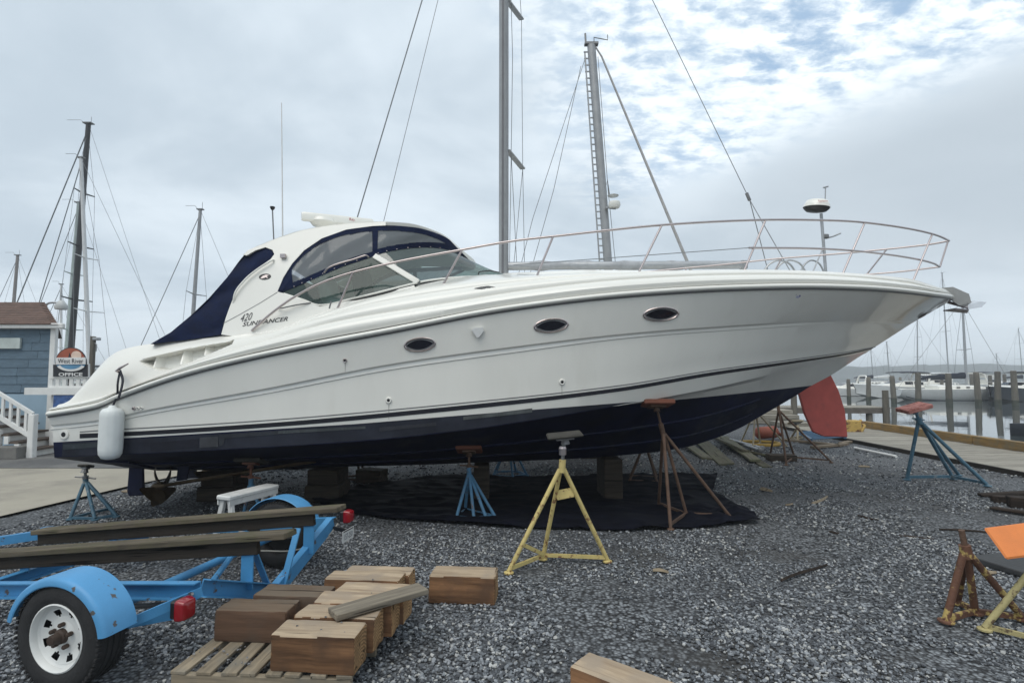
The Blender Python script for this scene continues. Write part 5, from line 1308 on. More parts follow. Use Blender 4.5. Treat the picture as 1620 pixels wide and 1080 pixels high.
# ------------------------------------------------------------------ boat stands
blue_st = mat('blue_stand_paint', (.075, .20, .33), .55, var=.18, vscale=9, col2=(.16, .08, .045), patch=(.57, .64), pscale=13)
teal_st = mat('teal_stand_paint', (.055, .13, .185), .55, var=.2, vscale=9, col2=(.20, .23, .24), patch=(.58, .66), pscale=9)
yel_st = mat('yellow_stand_paint', (.60, .48, .19), .6, var=.14, vscale=8, col2=(.22, .10, .045), patch=(.555, .615), pscale=15)
rust_st = mat('rusted_steel', (.115, .068, .046), .8, var=.35, vscale=9, bump=.3, bscale=60)
rustyel = mat('rust_over_yellow', (.13, .060, .036), .75, var=.35, vscale=9, col2=(.52, .38, .13), patch=(.55, .60), pscale=8, bump=.3, bscale=60)
dark_st = mat('dark_stand_paint', (.035, .042, .055), .6, var=.25, vscale=9)
tan_st = mat('tan_stand_paint', (.36, .30, .20), .7, var=.15, vscale=9)
orange = mat('orange_plywood', (.72, .22, .055), .6, var=.10, vscale=5, bump=.1, bscale=80, col2=(.42, .13, .05), patch=(.66, .74), pscale=6)
dull_orange = mat('dull_orange_pad', (.17, .06, .035), .8, var=.2, vscale=6)
pink = mat('faded_red_pad', (.46, .20, .17), .85, var=.25, vscale=8, col2=(.25, .07, .05), patch=(.5, .6), pscale=10)
ply = mat('grey_ply_pad', (.065, .062, .055), .95, var=.25, vscale=7, spec=.08)
def stand(label, feet, apex, post_top, pad_c, pad_n, frame_m, pad_m, r=.021, pad=(.34, .30, .05), screw_m=None, brace='ring', handle=True, pads=True, knee=None, group='boat stands'):
    """feet: ground points; legs run up to the apex; a screw post with a wing handle carries the pad"""
    t = thing('boat_stand', label, 'boat stand', sum((Vector(f) for f in feet), Vector()) / len(feet), group=group); apex = Vector(apex); post_top = Vector(post_top); screw_m = screw_m or darksteel
    for i, f in enumerate(feet):
        f = Vector(f); d = (f - apex).normalized(); hd = Vector((d.x, d.y, 0)); hd = hd.normalized() if hd.length > .01 else Vector((1, 0, 0))
        MB().tube([apex + hd * .022, f + Vector((0, 0, .022))], r, 10).build('leg', frame_m, t, smooth=50)
        MB().lathe([(r * 2.1, 0), (r * 2.1, .012), (r * 1.2, .02)], Vector((f.x, f.y, .004)), (0, 0, 1), 12).build('foot_plate', frame_m, t)
    n = len(feet)
    prs = [(i, (i + 1) % n) for i in range(n)] if brace == 'ring' else brace or []
    for i, j in prs:
        a, b = Vector(feet[i]).lerp(apex, .055), Vector(feet[j]).lerp(apex, .055)
        MB().beam(a, b, r * 1.1, r * 1.5).build('brace', frame_m, t)
    MB().tube([apex - (post_top - apex).normalized() * .03, apex + (post_top - apex) * .38], r * 1.5, 12).build('socket', frame_m, t, smooth=50)
    MB().tube([apex + (post_top - apex) * .3, post_top], r * .8, 10).build('screw_post', screw_m, t, smooth=50)
    if handle:
        h0 = apex + (post_top - apex) * .42; M = MB(); M.lathe([(r * 1.7, -.015), (r * 1.7, .02)], h0, post_top - apex, 10); M.tube([h0 + Vector((-.12, -.02, .012)), h0, h0 + Vector((.12, .02, -.02))], .012, 6); M.build('wing_handle', screw_m, t)
    if pads:
        nz = Vector(pad_n).normalized(); q = Vector((0, 0, 1)).rotation_difference(nz).to_matrix()
        MB().box(Vector(pad_c), pad, q).build('pad', pad_m, t, bevel=.012)
        MB().box(Vector(pad_c) - nz * (pad[2] / 2 + .012), (pad[0] * .5, pad[1] * .5, .022), q).build('pad_plate', screw_m, t)
        MB().lathe([(.045, -.05), (.03, .0)], Vector(pad_c) - nz * (pad[2] / 2 + .02), nz, 10).build('swivel', screw_m, t)
    return t
def under(X, b):                                     # bottom of the yacht at station X, half-breadth b
    c, k = rC2.atX(X), kz(X); f = min(1, b / (YK - c.y)); return Vector((X, YK - b, k + (c.z - k) * f))
def hull_stand(label, px, Y, feet, apz, frame_m, pad_m, **kw):
    """a stand that bears against the bottom of the yacht"""
    X = sx(px, Y); u = under(X, YK - Y if Y < YK else Y - YK); u = Vector((X, Y, u.z)); nrm = (under(X, abs(YK - Y) + .1) - under(X, abs(YK - Y) - .1)); nn = Vector((0, (-nrm.z if Y < YK else nrm.z), .2 * 1)).normalized()
    sl = math.atan2(abs(nrm.z), .2); nn = Vector((0, -math.sin(sl) * (-1 if Y < YK else 1), math.cos(sl)))
    pc = u - nn * .030
    return stand(label, feet, (kw.pop('ax', X), kw.pop('ay', Y), apz), pc - nn * .05, pc, nn, frame_m, pad_m, **kw)
def ring(cx, cy, r, n, a0=0.0): return [Vector((cx + r * math.cos(a0 + 2 * math.pi * i / n), cy + r * math.sin(a0 + 2 * math.pi * i / n), 0)) for i in range(n)]
c = G(146, 816); hull_stand('blue stand under the yacht stern by the fender', 145, c.y, [G(111, 822), G(150, 823), G(184, 818), Vector((c.x, c.y + .33, 0))], .43, teal_st, ply, pad=(.14, .14, .035))
c = G(412, 817); hull_stand('blue stand under the quarter, behind the white step stool', 403, c.y, [G(385, 817), G(418, 826), G(446, 815), Vector((c.x, c.y + .33, 0))], .40, blue_st, ply, screw_m=mat('rusty_screw', (.16, .07, .045), .8, var=.3))
c = G(751, 814); hull_stand('blue stand amidships with orange pad, on the black tarp', 743, c.y, [G(722, 821), G(750, 823.5), G(770, 823.5), G(783, 819), G(736, 808)], .52, blue_st, dull_orange, brace=[(0, 4), (4, 3), (1, 3), (0, 1)], screw_m=rust_st)
# loose yellow stand in front
f1, f2, f3 = G(805, 907), G(961, 889), G(859, 885)
ap = P(889, 742, 5.22)
st4 = stand('yellow stand with grey pad standing in front of the yacht', [f1, f2, f3], ap, P(892, 702, 5.22), P(893, 688, 5.22), (-.10, -.05, 1), yel_st, ply, r=.022, pad=(.34, .26, .03), brace=[(0, 2), (2, 1)], handle=False)
MB().beam(f1.lerp(ap, .27), f3.lerp(ap, .06), .02, .035).build('brace', yel_st, st4)
a_, b_ = f3.lerp(ap, .72), f2.lerp(ap, .76); MB().beam(a_, b_, .008, .09).build('gusset_plate', yel_st, st4)
MB().lathe([(.036, -.03), (.038, .03), (.03, .05)], P(890, 714, 5.22), (0, 0, 1), 12).build('screw_nut', steel, st4)
# brown stand at the bow
Xb = sx(1040, 6.8); u = under(Xb, YK - 6.8)
hull_stand('rusty stand with orange pad under the yacht bow', 1037, 6.75, [G(1061, 838), G(1087, 819), G(1157, 822), G(1042, 801)], 1.10, rust_st, dull_orange, ax=sx(1047, 6.85), ay=6.85, brace=[(0, 1), (1, 2), (1, 3)], screw_m=rust_st, handle=False, pad=(.38, .34, .06))
# far side stands
for px, py, fm, lab, n in ((560, 763, rust_st, 'dark stand on the far side, seen between the keel blocks', 3), (805, 757, blue_st, 'blue stand on the far side behind the middle keel post', 5), (1018, 765, rust_st, 'brown stand on the far side near the bow post', 4)):
    c = G(px, py - 5); hull_stand(lab, px, c.y, ring(c.x, c.y, .33, n, .4 + px), .62, fm, dull_orange)
# stands holding the sailboats behind
def boat_stand_free(lab, apx, apy, Y, feet, fm, pm, up_=.35, **kw):
    a = P(apx, apy, Y); return stand(lab, [G(*f) for f in feet], a, a + Vector((0, .1, up_)), a + Vector((0, .12, up_ + .04)), (0, .4, 1), fm, pm, **kw)
boat_stand_free('rusty four-legged stand behind the bow, propping the sailboat stern', 1232, 650, 11.3, [(1218, 723), (1244, 736), (1258, 727), (1315, 732)], rust_st, ply, .6, brace=[(1, 2), (2, 3)], handle=False)
boat_stand_free('tan stand farther back behind the plank pile', 1195, 650, 14.2, [(1172, 702), (1191, 712), (1203, 703), (1244, 706)], tan_st, ply, .5, brace=[(1, 2)], handle=False)
boat_stand_free('small tan trestle stand beside the blue ladder', 1262, 676, 15.3, [(1252, 693), (1262, 697), (1273, 690)], tan_st, tan_st, .10, handle=False, r=.028)
c0, c1, c2, c3_ = G(1435, 759), G(1562, 769), G(1508, 758), G(1516, 752)
ap6 = P(1455, 668, 9.35)
stand('teal stand with faded red pad alone near the boardwalk', [c0, c1, c2, c3_], ap6, P(1450, 655, 9.35), P(1446, 645, 9.35), (-.28, -.10, 1), teal_st, pink, r=.030, pad=(.44, .32, .07), brace=[(0, 2), (2, 1)], screw_m=teal_st)
# near right: rusty stand without a pad, yellow one with an orange board
g1, g2, g3, g4 = G(1497, 984), G(1543, 971), G(1618, 981), G(1515, 955)
ap7 = P(1529, 876, 4.12)
stand('rusty padless stand with flaking yellow paint at lower right', [g1, g2, g3, g4], ap7, P(1521, 838, 4.12), (0, 0, 0), (0, 0, 1), rustyel, rust_st, r=.026, brace=[(0, 1), (1, 2), (1, 3)], screw_m=rust_st, handle=False, pads=False)
h1 = G(1558, 997); h2 = G(1668, 975); h3 = G(1690, 1030); h4 = G(1588, 950); ap8 = Vector((3.80, 3.92, .54))
stand('yellow stand topped by an orange board at the right edge', [h1, h2, h3], ap8, ap8 + Vector((0, 0, .15)), P(1622, 853, 3.9), (-.15, -.75, .65), mat('dirty_yellow_paint', (.42, .36, .17), .7, var=.2, vscale=12, col2=(.13, .09, .05), patch=(.55, .62), pscale=16), orange, r=.022, pad=(.42, .23, .02), brace=[(0, 2), (2, 1)], handle=False)

# ------------------------------------------------------------------ keel blocks and posts under the yacht
blk_m = wood('keel_block_timber', (.070, .055, .042), (.026, .022, .018), 16, .9, .2)
def keel_stack(px, y0, w, tiers, lab):
    c = G(px, y0); X = c.x; top = kz(X + .05); z = 0.0; hs = [top * q for q in tiers]
    for i, h in enumerate(hs):
        ww = w * (1.12 if i == 0 else 1.0) / FP * c.y
        wblock('keel_block', lab[i], 'timber block', (X, YK, z), (ww, .62 if i % 2 == 0 else .5, h - .004), .03 * (-1) ** i, blk_m, 'keel blocks under the yacht', seed=px + i); z += h
keel_stack(343, 792, 51, (.52, .48), ('lower block of the keel stack beside the propeller', 'upper block of the keel stack beside the propeller'))
keel_stack(519, 786, 46, (.52, .48), ('lower block of the keel stack left of the tarp', 'upper block of the keel stack left of the tarp'))
keel_stack(763, 783, 20, (1.0,), ('upright keel post behind the midship blue stand',))
keel_stack(965, 787, 25, (1.0,), ('upright keel post under the forefoot, on the tarp',))
wblock('timber_block', 'timber lying on the gravel beyond the keel stack left of the tarp', 'timber block', G(588, 762), (.46, .3, .22), -.25, blk_m, seed=77)
wblock('board', 'flat tan board on the gravel below the rudder', 'board', G(226, 778), (.6, .25, .03), -.3, wood('pale_board', (.26, .21, .15), (.15, .12, .09), 20), seed=78)

# ------------------------------------------------------------------ black tarp
tarp_m = mat('black_tarp', (.006, .007, .013), .8, var=.4, vscale=6, spec=.10, col2=(.017, .02, .03), patch=(.60, .75), pscale=3)
tpx = [(488, 792), (520, 806), (551, 812), (613, 822), (694, 827), (780, 834), (840, 836), (930, 839), (1000, 841), (1060, 838), (1110, 836), (1160, 831), (1203, 828), (1190, 816), (1160, 798), (1128, 778), (1135, 752), (1080, 751), (985, 752), (900, 755), (800, 757), (750, 751), (690, 753), (620, 763), (560, 772), (510, 780)]
tw = [G(*p) for p in tpx]; tw2 = [(p.x, p.y) for p in tw]
M = MB(); inner = []; n = len(tw2); dense = []
for (x1, y1), (x2, y2) in zip(tw2, tw2[1:] + tw2[:1]):
    k = max(1, int(math.hypot(x2 - x1, y2 - y1) / .06)); dense += [Vector((x1 + (x2 - x1) * i / k, y1 + (y2 - y1) * i / k)) for i in range(k)]
y = 6.2
while y < 10.4:
    x = -4.5
    while x < 3.6:
        if poly_dist(x, y, tw2) > .03: inner.append(Vector((x, y)))
        x += .055
    y += .055
nd = len(dense); r_ = geometry.delaunay_2d_cdt(dense + inner, [(i, (i + 1) % nd) for i in range(nd)], [list(range(nd))], 1, 1e-5)
def tz(x, y):
    e = poly_dist(x, y, tw2); a = noise.noise(Vector((x * 1.6 + 3, y * 2.8, 0))); b = noise.noise(Vector((x * 5, y * 3, 2))); fold = max(0, 1 - abs(noise.noise(Vector((x * 1.3, y * 3.4, 7))) * 7))
    edge = max(0, 1 - abs(e - .10) / .09) * (.5 + .5 * noise.noise(Vector((x * 2, y * 2, 9))))
    corner = max(0, 1 - math.hypot(x - tw[13].x + .35, y - tw[13].y) / .75)
    return .030 + .018 * a + .012 * b + .030 * fold + .035 * edge + corner * (.06 + .07 * noise.noise(Vector((x * 7, y * 5, 1))))
M.add([(v.x, v.y, tz(v.x, v.y)) for v in r_[0]], [tuple(f) for f in r_[2]]); M.add([(v.x, v.y, tz(v.x, v.y) - .008) for v in r_[0]], [tuple(reversed(f)) for f in r_[2]])
o = M.build('ground_tarp', tarp_m, smooth=60, recalc=False); tag(o, 'crumpled black tarp spread on the gravel under the yacht', 'tarp')

# ------------------------------------------------------------------ blue boat trailer
tb = mat('trailer_blue', (.065, .26, .50), .42, var=.10, vscale=6, col2=(.10, .075, .06), patch=(.63, .66), pscale=11, bump=.08, bscale=120)
TO = Vector((-2.44, 4.51, 0)); TY = R(-13)
tr_ = thing('boat_trailer', 'light blue boat trailer with mossy wooden bunks at lower left', 'trailer', TO, TY)
def tp_(x, y, z): return Vector((x, y, z))
PIT = math.tan(R(5.0))
def fr(x, y, z): return Vector((x, y, z + PIT * (x - .6)))          # frame tips down towards the tongue
def T(M, name, m, parent=tr_, **k): return M.build(name, m, parent, local=True, **k)
def chan(a, b, w, h, t=.008, side=1):
    """U channel beam"""
    a, b = Vector(a), Vector(b); d = (b - a).normalized(); s = d.cross(Vector((0, 0, 1))).normalized(); u = s.cross(d); M = MB()
    M.beam(a, b, t, h, (0, 0, 1)); 
    for q in (-1, 1): M.beam(a + u * q * (h / 2 - t / 2) + s * side * (w / 2 + t / 2 - .0005), b + u * q * (h / 2 - t / 2) + s * side * (w / 2 + t / 2 - .0005), w, t, (0, 0, 1))
    return M
for sgy in (-.79, .79): T(chan(fr(.6, sgy, .45), fr(-2.9, sgy * .98, .45), .05, .105, side=1 if sgy > 0 else -1), 'frame_rail', tb)
for sgy in (-.79, .79): T(MB().beam(fr(-2.9, sgy * .98, .43), fr(-4.3, 0, .40), .06, .09), 'tongue_rail', tb)
# V cross member at the tail
for sgy in (-.79, .79): T(chan(fr(.6, sgy, .46), fr(.6, 0, .135), .055, .11, side=1), 'tail_beam', tb)
T(chan(fr(-1.5, -.79, .40), fr(-1.5, .79, .40), .05, .09), 'cross_beam', tb)
T(MB().tube([(0, -1.2, .31), (0, .86, .31)], .032, 10), 'axle', tb, smooth=50)
T(MB().tube([fr(.55, -.70, .40), fr(-.15, .55, .42)], .022, 8), 'diagonal_brace', tb)
# uprights carrying the bunks
for x, y0, y1, z0, z1 in ((.60, -.36, -.36, .285, .60), (.60, .40, .40, .30, .60)):
    T(MB().beam(fr(x, y0, z0), fr(x, y1, z1), .01, .10, (1, 0, 0)), 'bunk_upright', tb)
for x0, y0, z0, x1, y1, z1 in ((.60, -.10, .17, .60, -.30, .55), (.60, .06, .165, .60, .24, .56)):
    T(MB().beam(fr(x0, y0, z0), fr(x1, y1, z1), .012, .055, (1, 0, 0)), 'bunk_strut', tb)
for y0 in (-.36, .40):
    T(MB().beam(fr(-1.5, y0, .42), fr(-1.5, y0, .48), .01, .09, (1, 0, 0)), 'bunk_upright', tb)
bunk_top = wood('mossy_bunk', (.17, .142, .10), (.065, .055, .043), 16, .9, .08, wear=(.10, .092, .056)); bunk_low = wood('dark_bunk', (.055, .045, .036), (.028, .024, .02), 16, .9, .1)
for y0, xe, nm in ((-.36, .95, 'near'), (.40, .91, 'far')):
    SL = R(7.0); L_ = 3.35
    for w, h, dz, m, name in ((.155, .042, 0, bunk_top, 'bunk_board'), (.045, .105, -.076, bunk_low, 'bunk_bearer')):
        LL = L_ if name == 'bunk_board' else L_ - .28
        me = MB().box((0, 0, 0), (LL, w, h)).mesh(name, m, bevel=.005); o = link(name, me, tr_, local=True); cxx = xe - LL / 2 * math.cos(SL) - (0 if name == 'bunk_board' else .26)
        o.location = (cxx, y0, .705 - (xe - cxx) * math.tan(SL) + dz); o.rotation_euler = (0, -SL, 0)
# wheels, tyres, fenders
tyre_m = mat('tyre_rubber', (.020, .020, .021), .8, var=.3, vscale=14, bump=.25, bscale=70); rim_m = mat('white_rim', (.70, .71, .69), .4, var=.06, vscale=8, col2=(.35, .27, .2), patch=(.66, .74), pscale=10); hub_m = mat('greasy_hub', (.055, .035, .025), .7, var=.3)
def wheel(y0, out, x0=0.0):
    Rr, wd = .312, .205; ax = Vector((0, out, 0)); base = Vector((x0, y0, Rr + .0)); M = MB()
    prof = [(.185, -.075), (.195, -.09), (.235, -.102), (.28, -.098), (.302, -.085), (.310, -.07), (.312, -.045), (.305, -.040), (.305, -.032), (.312, -.028), (.312, -.006), (.305, -.003), (.305, .003), (.312, .006), (.312, .028), (.305, .032), (.305, .040), (.312, .045), (.310, .07), (.302, .085), (.28, .098), (.235, .102), (.195, .09), (.185, .075), (.185, -.075)]
    M.lathe(prof, base, ax, 48, caps=False); w_ = T(M, 'wheel', tyre_m, smooth=40)
    M = MB()                                                # tread blocks on the shoulders
    for i in range(64):
        a = 2 * math.pi * i / 64; q = Matrix.Rotation(-a, 3, 'Y')
        for s in (-1, 1): M.box(base + q @ Vector((0, s * (.079 + .004 * (i % 2)), Rr - .006)), (.016, .030, .016), q)
    T(M, 'tyre_tread', tyre_m, w_)
    M = MB(); M.lathe([(.192, .080), (.198, .094), (.190, .098), (.182, .088), (.176, .065), (.160, .052)], base, ax, 40, caps=False); rim = T(M, 'rim', rim_m, w_, smooth=35)
    # disc with eight triangular openings, dished towards the hub
    M = MB(); n = 56
    def dp(r, a, d): return base + Vector((r * math.cos(a), 0, r * math.sin(a))) + ax * d
    def dish(r): return .060 - .02 * math.cos((r - .10) / .07 * 1.6) if r > .06 else .055
    rad = [.040, .080, .108, .120, .132, .142, .152, .162]
    for k, (ra, rb_) in enumerate(zip(rad, rad[1:])):
        for j in range(n):
            a0, a1 = 2 * math.pi * j / n, 2 * math.pi * (j + 1) / n
            ph = (j % 7)
            hole = (k == 2 and ph == 3) or (k in (3, 4) and ph in (2, 3, 4)) or (k == 5 and ph in (2, 3, 4))
            if hole: continue
            M.add([dp(ra, a0, dish(ra)), dp(rb_, a0, dish(rb_)), dp(rb_, a1, dish(rb_)), dp(ra, a1, dish(ra))], [(0, 1, 2, 3)])
    T(M, 'wheel_disc', rim_m, rim, smooth=35)
    T(MB().lathe([(.165, -.02), (.165, -.03)], base, ax, 30), 'wheel_shade_disc', black, rim)  # black disc added as the shade seen through the wheel openings
    M = MB(); M.lathe([(.045, .05), (.042, .075), (.032, .082), (.030, .115), (.026, .125), (0, .127)], base, ax, 18); hb = T(M, 'hub', hub_m, rim, smooth=40)
    for k in range(5):
        a = 2 * math.pi * k / 5 + .3; T(MB().lathe([(.013, .05), (.013, .078), (.008, .082), (0, .082)], dp(.066, a, 0), ax, 6), 'lug_nut', hub_m, hb)
    return w_
wheel(-1.2, -1, .07); wheel(.86, 1)
def fender(yc, out, x0=0.0):
    M = MB(); Rf = .36; rows = []; inn = []
    for i in range(31):
        a = R(8 + 160 * i / 30); flat = 1 + .02 * math.cos(2 * a)
        c_ = Vector((x0 + math.cos(a) * Rf * flat * 1.03, 0, math.sin(a) * Rf * flat + .31)); nn = Vector((math.cos(a), 0, math.sin(a)))
        prof = [(-.095, .0), (-.09, .0), (.085, .0), (.102, -.006), (.112, -.02), (.114, -.045)]
        rows.append([c_ + nn * h + Vector((0, yc + out * y_, 0)) for y_, h in prof]); inn.append([c_ + nn * (h - .006) + Vector((0, yc + out * (y_ - .004), 0)) for y_, h in prof])
    M.grid(rows); M.grid([list(reversed(r)) for r in inn])
    for k in (0, -1): M.grid([[r[k] for r in rows], [r[k] for r in inn]])
    M.grid([rows[0], inn[0]]); M.grid([rows[-1], inn[-1]])
    return T(M, 'fender', mat('trailer_fender_blue', (.085, .30, .56), .45, var=.08, vscale=5, col2=(.09, .085, .08), patch=(.63, .65), pscale=9), smooth=40)
fender(-1.2, -1, .07); fender(.86, 1)
T(MB().beam(fr(.36, -1.10, .36), fr(.62, -.80, .44), .012, .06), 'fender_bracket', tb); T(MB().beam(fr(.02, -1.05, .30), fr(.60, -.86, .345), .012, .07), 'fender_bracket', tb)
T(MB().beam(fr(-.42, -1.08, .38), fr(-.5, -.80, .44), .012, .06), 'fender_bracket', tb); T(MB().beam(fr(-.35, .82, .44), fr(-.3, .95, .40), .012, .06), 'fender_bracket', tb)
T(MB().lathe([(.018, 0), (.018, .02), (0, .022)], fr(.58, -.845, .44), (0, -1, 0), 8), 'bolt', steel)
# leaf springs
for y_ in (-.79, .79): T(MB().tube(path([fr(-.42, y_, .40), Vector((0, y_, .29)), fr(.42, y_, .36)], 12), .018, 6), 'leaf_spring', darksteel)
# tail lamps and plate
lamp_r = mat('red_lens', (.27, .008, .014), .18, var=.1, coat=.5)
def lamp(p, s=1.0):
    h = T(MB().box(p + Vector((-.035, 0, 0)), (.05, .10 * s, .115 * s)), 'lamp_housing', black, bevel=.01)
    M = MB(); rows = []
    for x, k in ((0, 1.0), (.03, .98), (.055, .86), (.065, .6)):
        rows.append([p + Vector((x - .01, .062 * s * k * math.copysign(abs(math.cos(a)) ** .3, math.cos(a)), .068 * s * k * math.copysign(abs(math.sin(a)) ** .3, math.sin(a)))) for a in [2 * math.pi * j / 24 for j in range(24)]])
    M.grid(rows, closeu=True); M.f.append(tuple(range(72, 96))); T(M, 'tail_lens', lamp_r, h, smooth=40)
lamp(fr(.60, -.93, .385), .95); lamp(fr(.70, .86, .50), .86)
pc = fr(.78, .74, .36); pm2 = T(MB().box(pc, (.006, .20, .105)), 'licence_plate', mat('plate_white', (.66, .66, .64), .4), bevel=.004)
v, f = text_mesh('157-250', .07); M = MB(); M.add([pc + Vector((.0045, p[0] * .66, p[1] - .008)) for p in v], f); T(M, 'plate_lettering', mat('plate_blue_black', (.03, .04, .08), .5), pm2, recalc=False)
T(MB().box(pc + Vector((.004, 0, .045)), (.003, .17, .010)), 'plate_strip', ink, pm2)
T(MB().beam(fr(.62, .76, .42), pc + Vector((-.005, 0, .03)), .02, .03), 'plate_bracket', black)
T(MB().tube(path([fr(.64, .80, .45), fr(.60, .70, .36), fr(.3, .55, .28), fr(.1, .4, .33), fr(.0, .2, .36)], 20), .007, 5), 'wiring_loom', mat('pale_cable', (.35, .34, .30), .7))

# ------------------------------------------------------------------ white step stool
a, b = P(352, 789, 5.9), P(432, 767, 6.55); d = (b - a); yaw = math.atan2(d.y, d.x); ctr = (a + b) / 2; Ls = Vector((d.x, d.y)).length; zt = (a.z + b.z) / 2
so = thing('step_stool', 'white plastic step stool standing behind the trailer', 'stool', (ctr.x, ctr.y, 0), yaw); wp = mat('white_plastic', (.66, .66, .64), .55, var=.08, vscale=9, col2=(.38, .37, .34), patch=(.6, .7), pscale=8)
MB().box((0, 0, zt), (Ls, .20, .05)).build('stool_top', wp, so, local=True, bevel=.012); MB().box((0, -.085, zt - .05), (Ls * .96, .015, .06)).build('stool_apron', wp, so, local=True); MB().box((0, .085, zt - .05), (Ls * .96, .015, .06)).build('stool_apron', wp, so, local=True)
for s in (-1, 1):
    x = s * (Ls / 2 - .06)
    for q in (-1, 1): MB().beam((x, q * .05, zt - .03), (x + s * .02, q * .15, .0), .06, .045, (1, 0, 0)).build('stool_leg', wp, so, local=True, bevel=.006)
    MB().box((x + s * .01, 0, zt * .45), (.03, .16, .03)).build('stool_rung', wp, so, local=True)

# ------------------------------------------------------------------ pallet, timber blocks
pal_m = wood('pallet_board', (.33, .27, .19), (.17, .14, .10), 22, .85, .15, wear=(.20, .18, .145)); cut_m = wood('sawn_timber', (.44, .285, .16), (.22, .13, .070), 13, .8, .14, wear=(.30, .21, .13)); brn_m = wood('brown_timber', (.17, .10, .065), (.075, .045, .03), 12, .85, .15, wear=(.11, .08, .06))
face_m = wood('timber_face', (.36, .19, .095), (.075, .04, .023), 8, .85, .30, wear=(.13, .075, .047)); top_m = wood('timber_top', (.56, .44, .31), (.29, .215, .145), 13, .85, .12, wear=(.34, .275, .21)); end_m = wood('timber_end', (.60, .37, .18), (.33, .185, .085), 9, .8, .2, rings=True, wear=(.36, .22, .11)); dtop_m = wood('dark_timber_top', (.20, .145, .10), (.10, .07, .05), 15, .85, .12, wear=(.15, .12, .09))
PY = R(-3); pq = G(275, 1062, .138); pal = thing('wooden_pallet', 'slatted wooden pallet under the stacked timber blocks', 'pallet', (pq.x + .53, pq.y + .47, 0), PY)
me = MB().box((0, 0, 0), (.98, .092, .02)).mesh('slat', pal_m, bevel=.003)
for k in range(8):
    o = link('slat', me, pal, local=True); o.location = (-.47 + k * .135, .0, .128); o.rotation_euler = (0, .0, math.pi / 2 + R(-2 + (k * 37 % 5)))
for yy in (-.465, 0, .465): MB().box((0, yy, .060), (1.06, .04, .112)).build('stringer', pal_m, pal, local=True, bevel=.003)
me2 = MB().box((0, 0, 0), (1.2, .09, .018)).mesh('slat', pal_m, bevel=.003)
def on_px(px, py, z): return G(px, py, z)
ZP = .140
def timber(lab, px, py, L_, W_, H_, yaw, m, seed, z=ZP, grp='timber blocks stacked on the pallet', bev=.004):
    """front-left bottom corner of the block given by pixel on the plane z"""
    p = G(px, py, z); ca, sa = math.cos(yaw), math.sin(yaw); c_ = p + Vector((ca * L_ / 2 - sa * W_ / 2, sa * L_ / 2 + ca * W_ / 2, 0))
    return wblock('timber_block', lab, 'timber block', c_, (L_, W_, H_), yaw, brn_m if m is brn_m else face_m, grp, bev, .008, seed, top=dtop_m if m is brn_m else top_m, end=brn_m if m is brn_m else end_m)
timber('front timber block on the pallet, dark face and pale top', 427, 1061, .50, .20, .205, R(-5), cut_m, 1)
timber('second timber block behind the front one on the pallet', 463, 1026, .52, .19, .20, R(-6), cut_m, 2)
timber('third timber block from the front on the pallet', 493, 1002, .54, .19, .205, R(-5), cut_m, 3)
timber('fourth timber block from the front, beneath the plank', 528, 981, .50, .19, .20, R(-7), cut_m, 6)
timber('fifth timber block, at the back right of the pallet', 512, 963, .56, .19, .215, R(-5), cut_m, 7)
timber('rearmost timber block on the pallet, wedge of pale top showing', 542, 948, .52, .17, .20, R(-5), cut_m, 8, z=.14)
timber('dark brown timber block at the left of the pallet', 338, 1014, .48, .20, .195, R(-4), brn_m, 11)
timber('dark brown timber block behind the left one on the pallet', 400, 986, .50, .20, .195, R(-5), brn_m, 12)
pa, pb = P(548, 968, 3.42), P(648, 926, 3.78); dd = pb - pa
wblock('plank', 'grey plank laid across the top of the stacked blocks', 'plank', Vector(((pa.x + pb.x) / 2, (pa.y + pb.y) / 2 + .02, .352)), (.64, .15, .04), math.atan2(dd.y, dd.x) - .15, wood('grey_plank', (.27, .235, .18), (.14, .12, .095), 24, .85, .05), seed=21, bev=.004)
timber('single sawn timber block lying on the gravel below the tarp', 678, 954, .54, .23, .225, R(-5), cut_m, 31, z=0, grp=None, bev=.009)
t_ = timber('timber block cut by the bottom edge of the picture', 905, 1083, .56, .22, .165, R(-38), wood('grey_sawn', (.30, .225, .155), (.17, .12, .085), 13, .85, .05, wear=(.16, .13, .10)), 33, z=0, grp=None)
t_.location = G(985, 1085, .0) + Vector((-.035, -.19, 0))

# ------------------------------------------------------------------ planks and odds and ends behind the bow
mossy = wood('mossy_plank', (.17, .155, .115), (.075, .07, .055), 16, .9, .25, wear=(.13, .135, .085))
lab = ['pale mossy plank lying in the pile under the bow', 'grey plank on top of the pile under the bow', 'long dark plank at the right of the pile under the bow', 'dark plank at the left of the pile under the bow', 'narrow plank wedged in the pile under the bow', 'short plank at the back of the pile under the bow']
for k, (x0, y0, x1, y1, z_, w) in enumerate(((1150, 735, 1105, 700, .06, .30), (1195, 732, 1145, 700, .10, .22), (1214, 738, 1130, 693, .05, .20), (1120, 726, 1086, 706, .04, .26), (1180, 722, 1128, 702, .16, .16), (1215, 722, 1188, 717, .02, .18))):
    a, b = G(x0, y0), G(x1, y1); d = b - a; o = link('plank', MB().box((0, 0, 0), (d.length, w, .05)).mesh('plank', mossy, bevel=.006)); o.location = (a + b) / 2 + Vector((0, 0, z_)); o.rotation_euler = (R(-8 + 5 * k), -.03, math.atan2(d.y, d.x)); tag(o, lab[k], 'plank', 'planks piled under the bow')
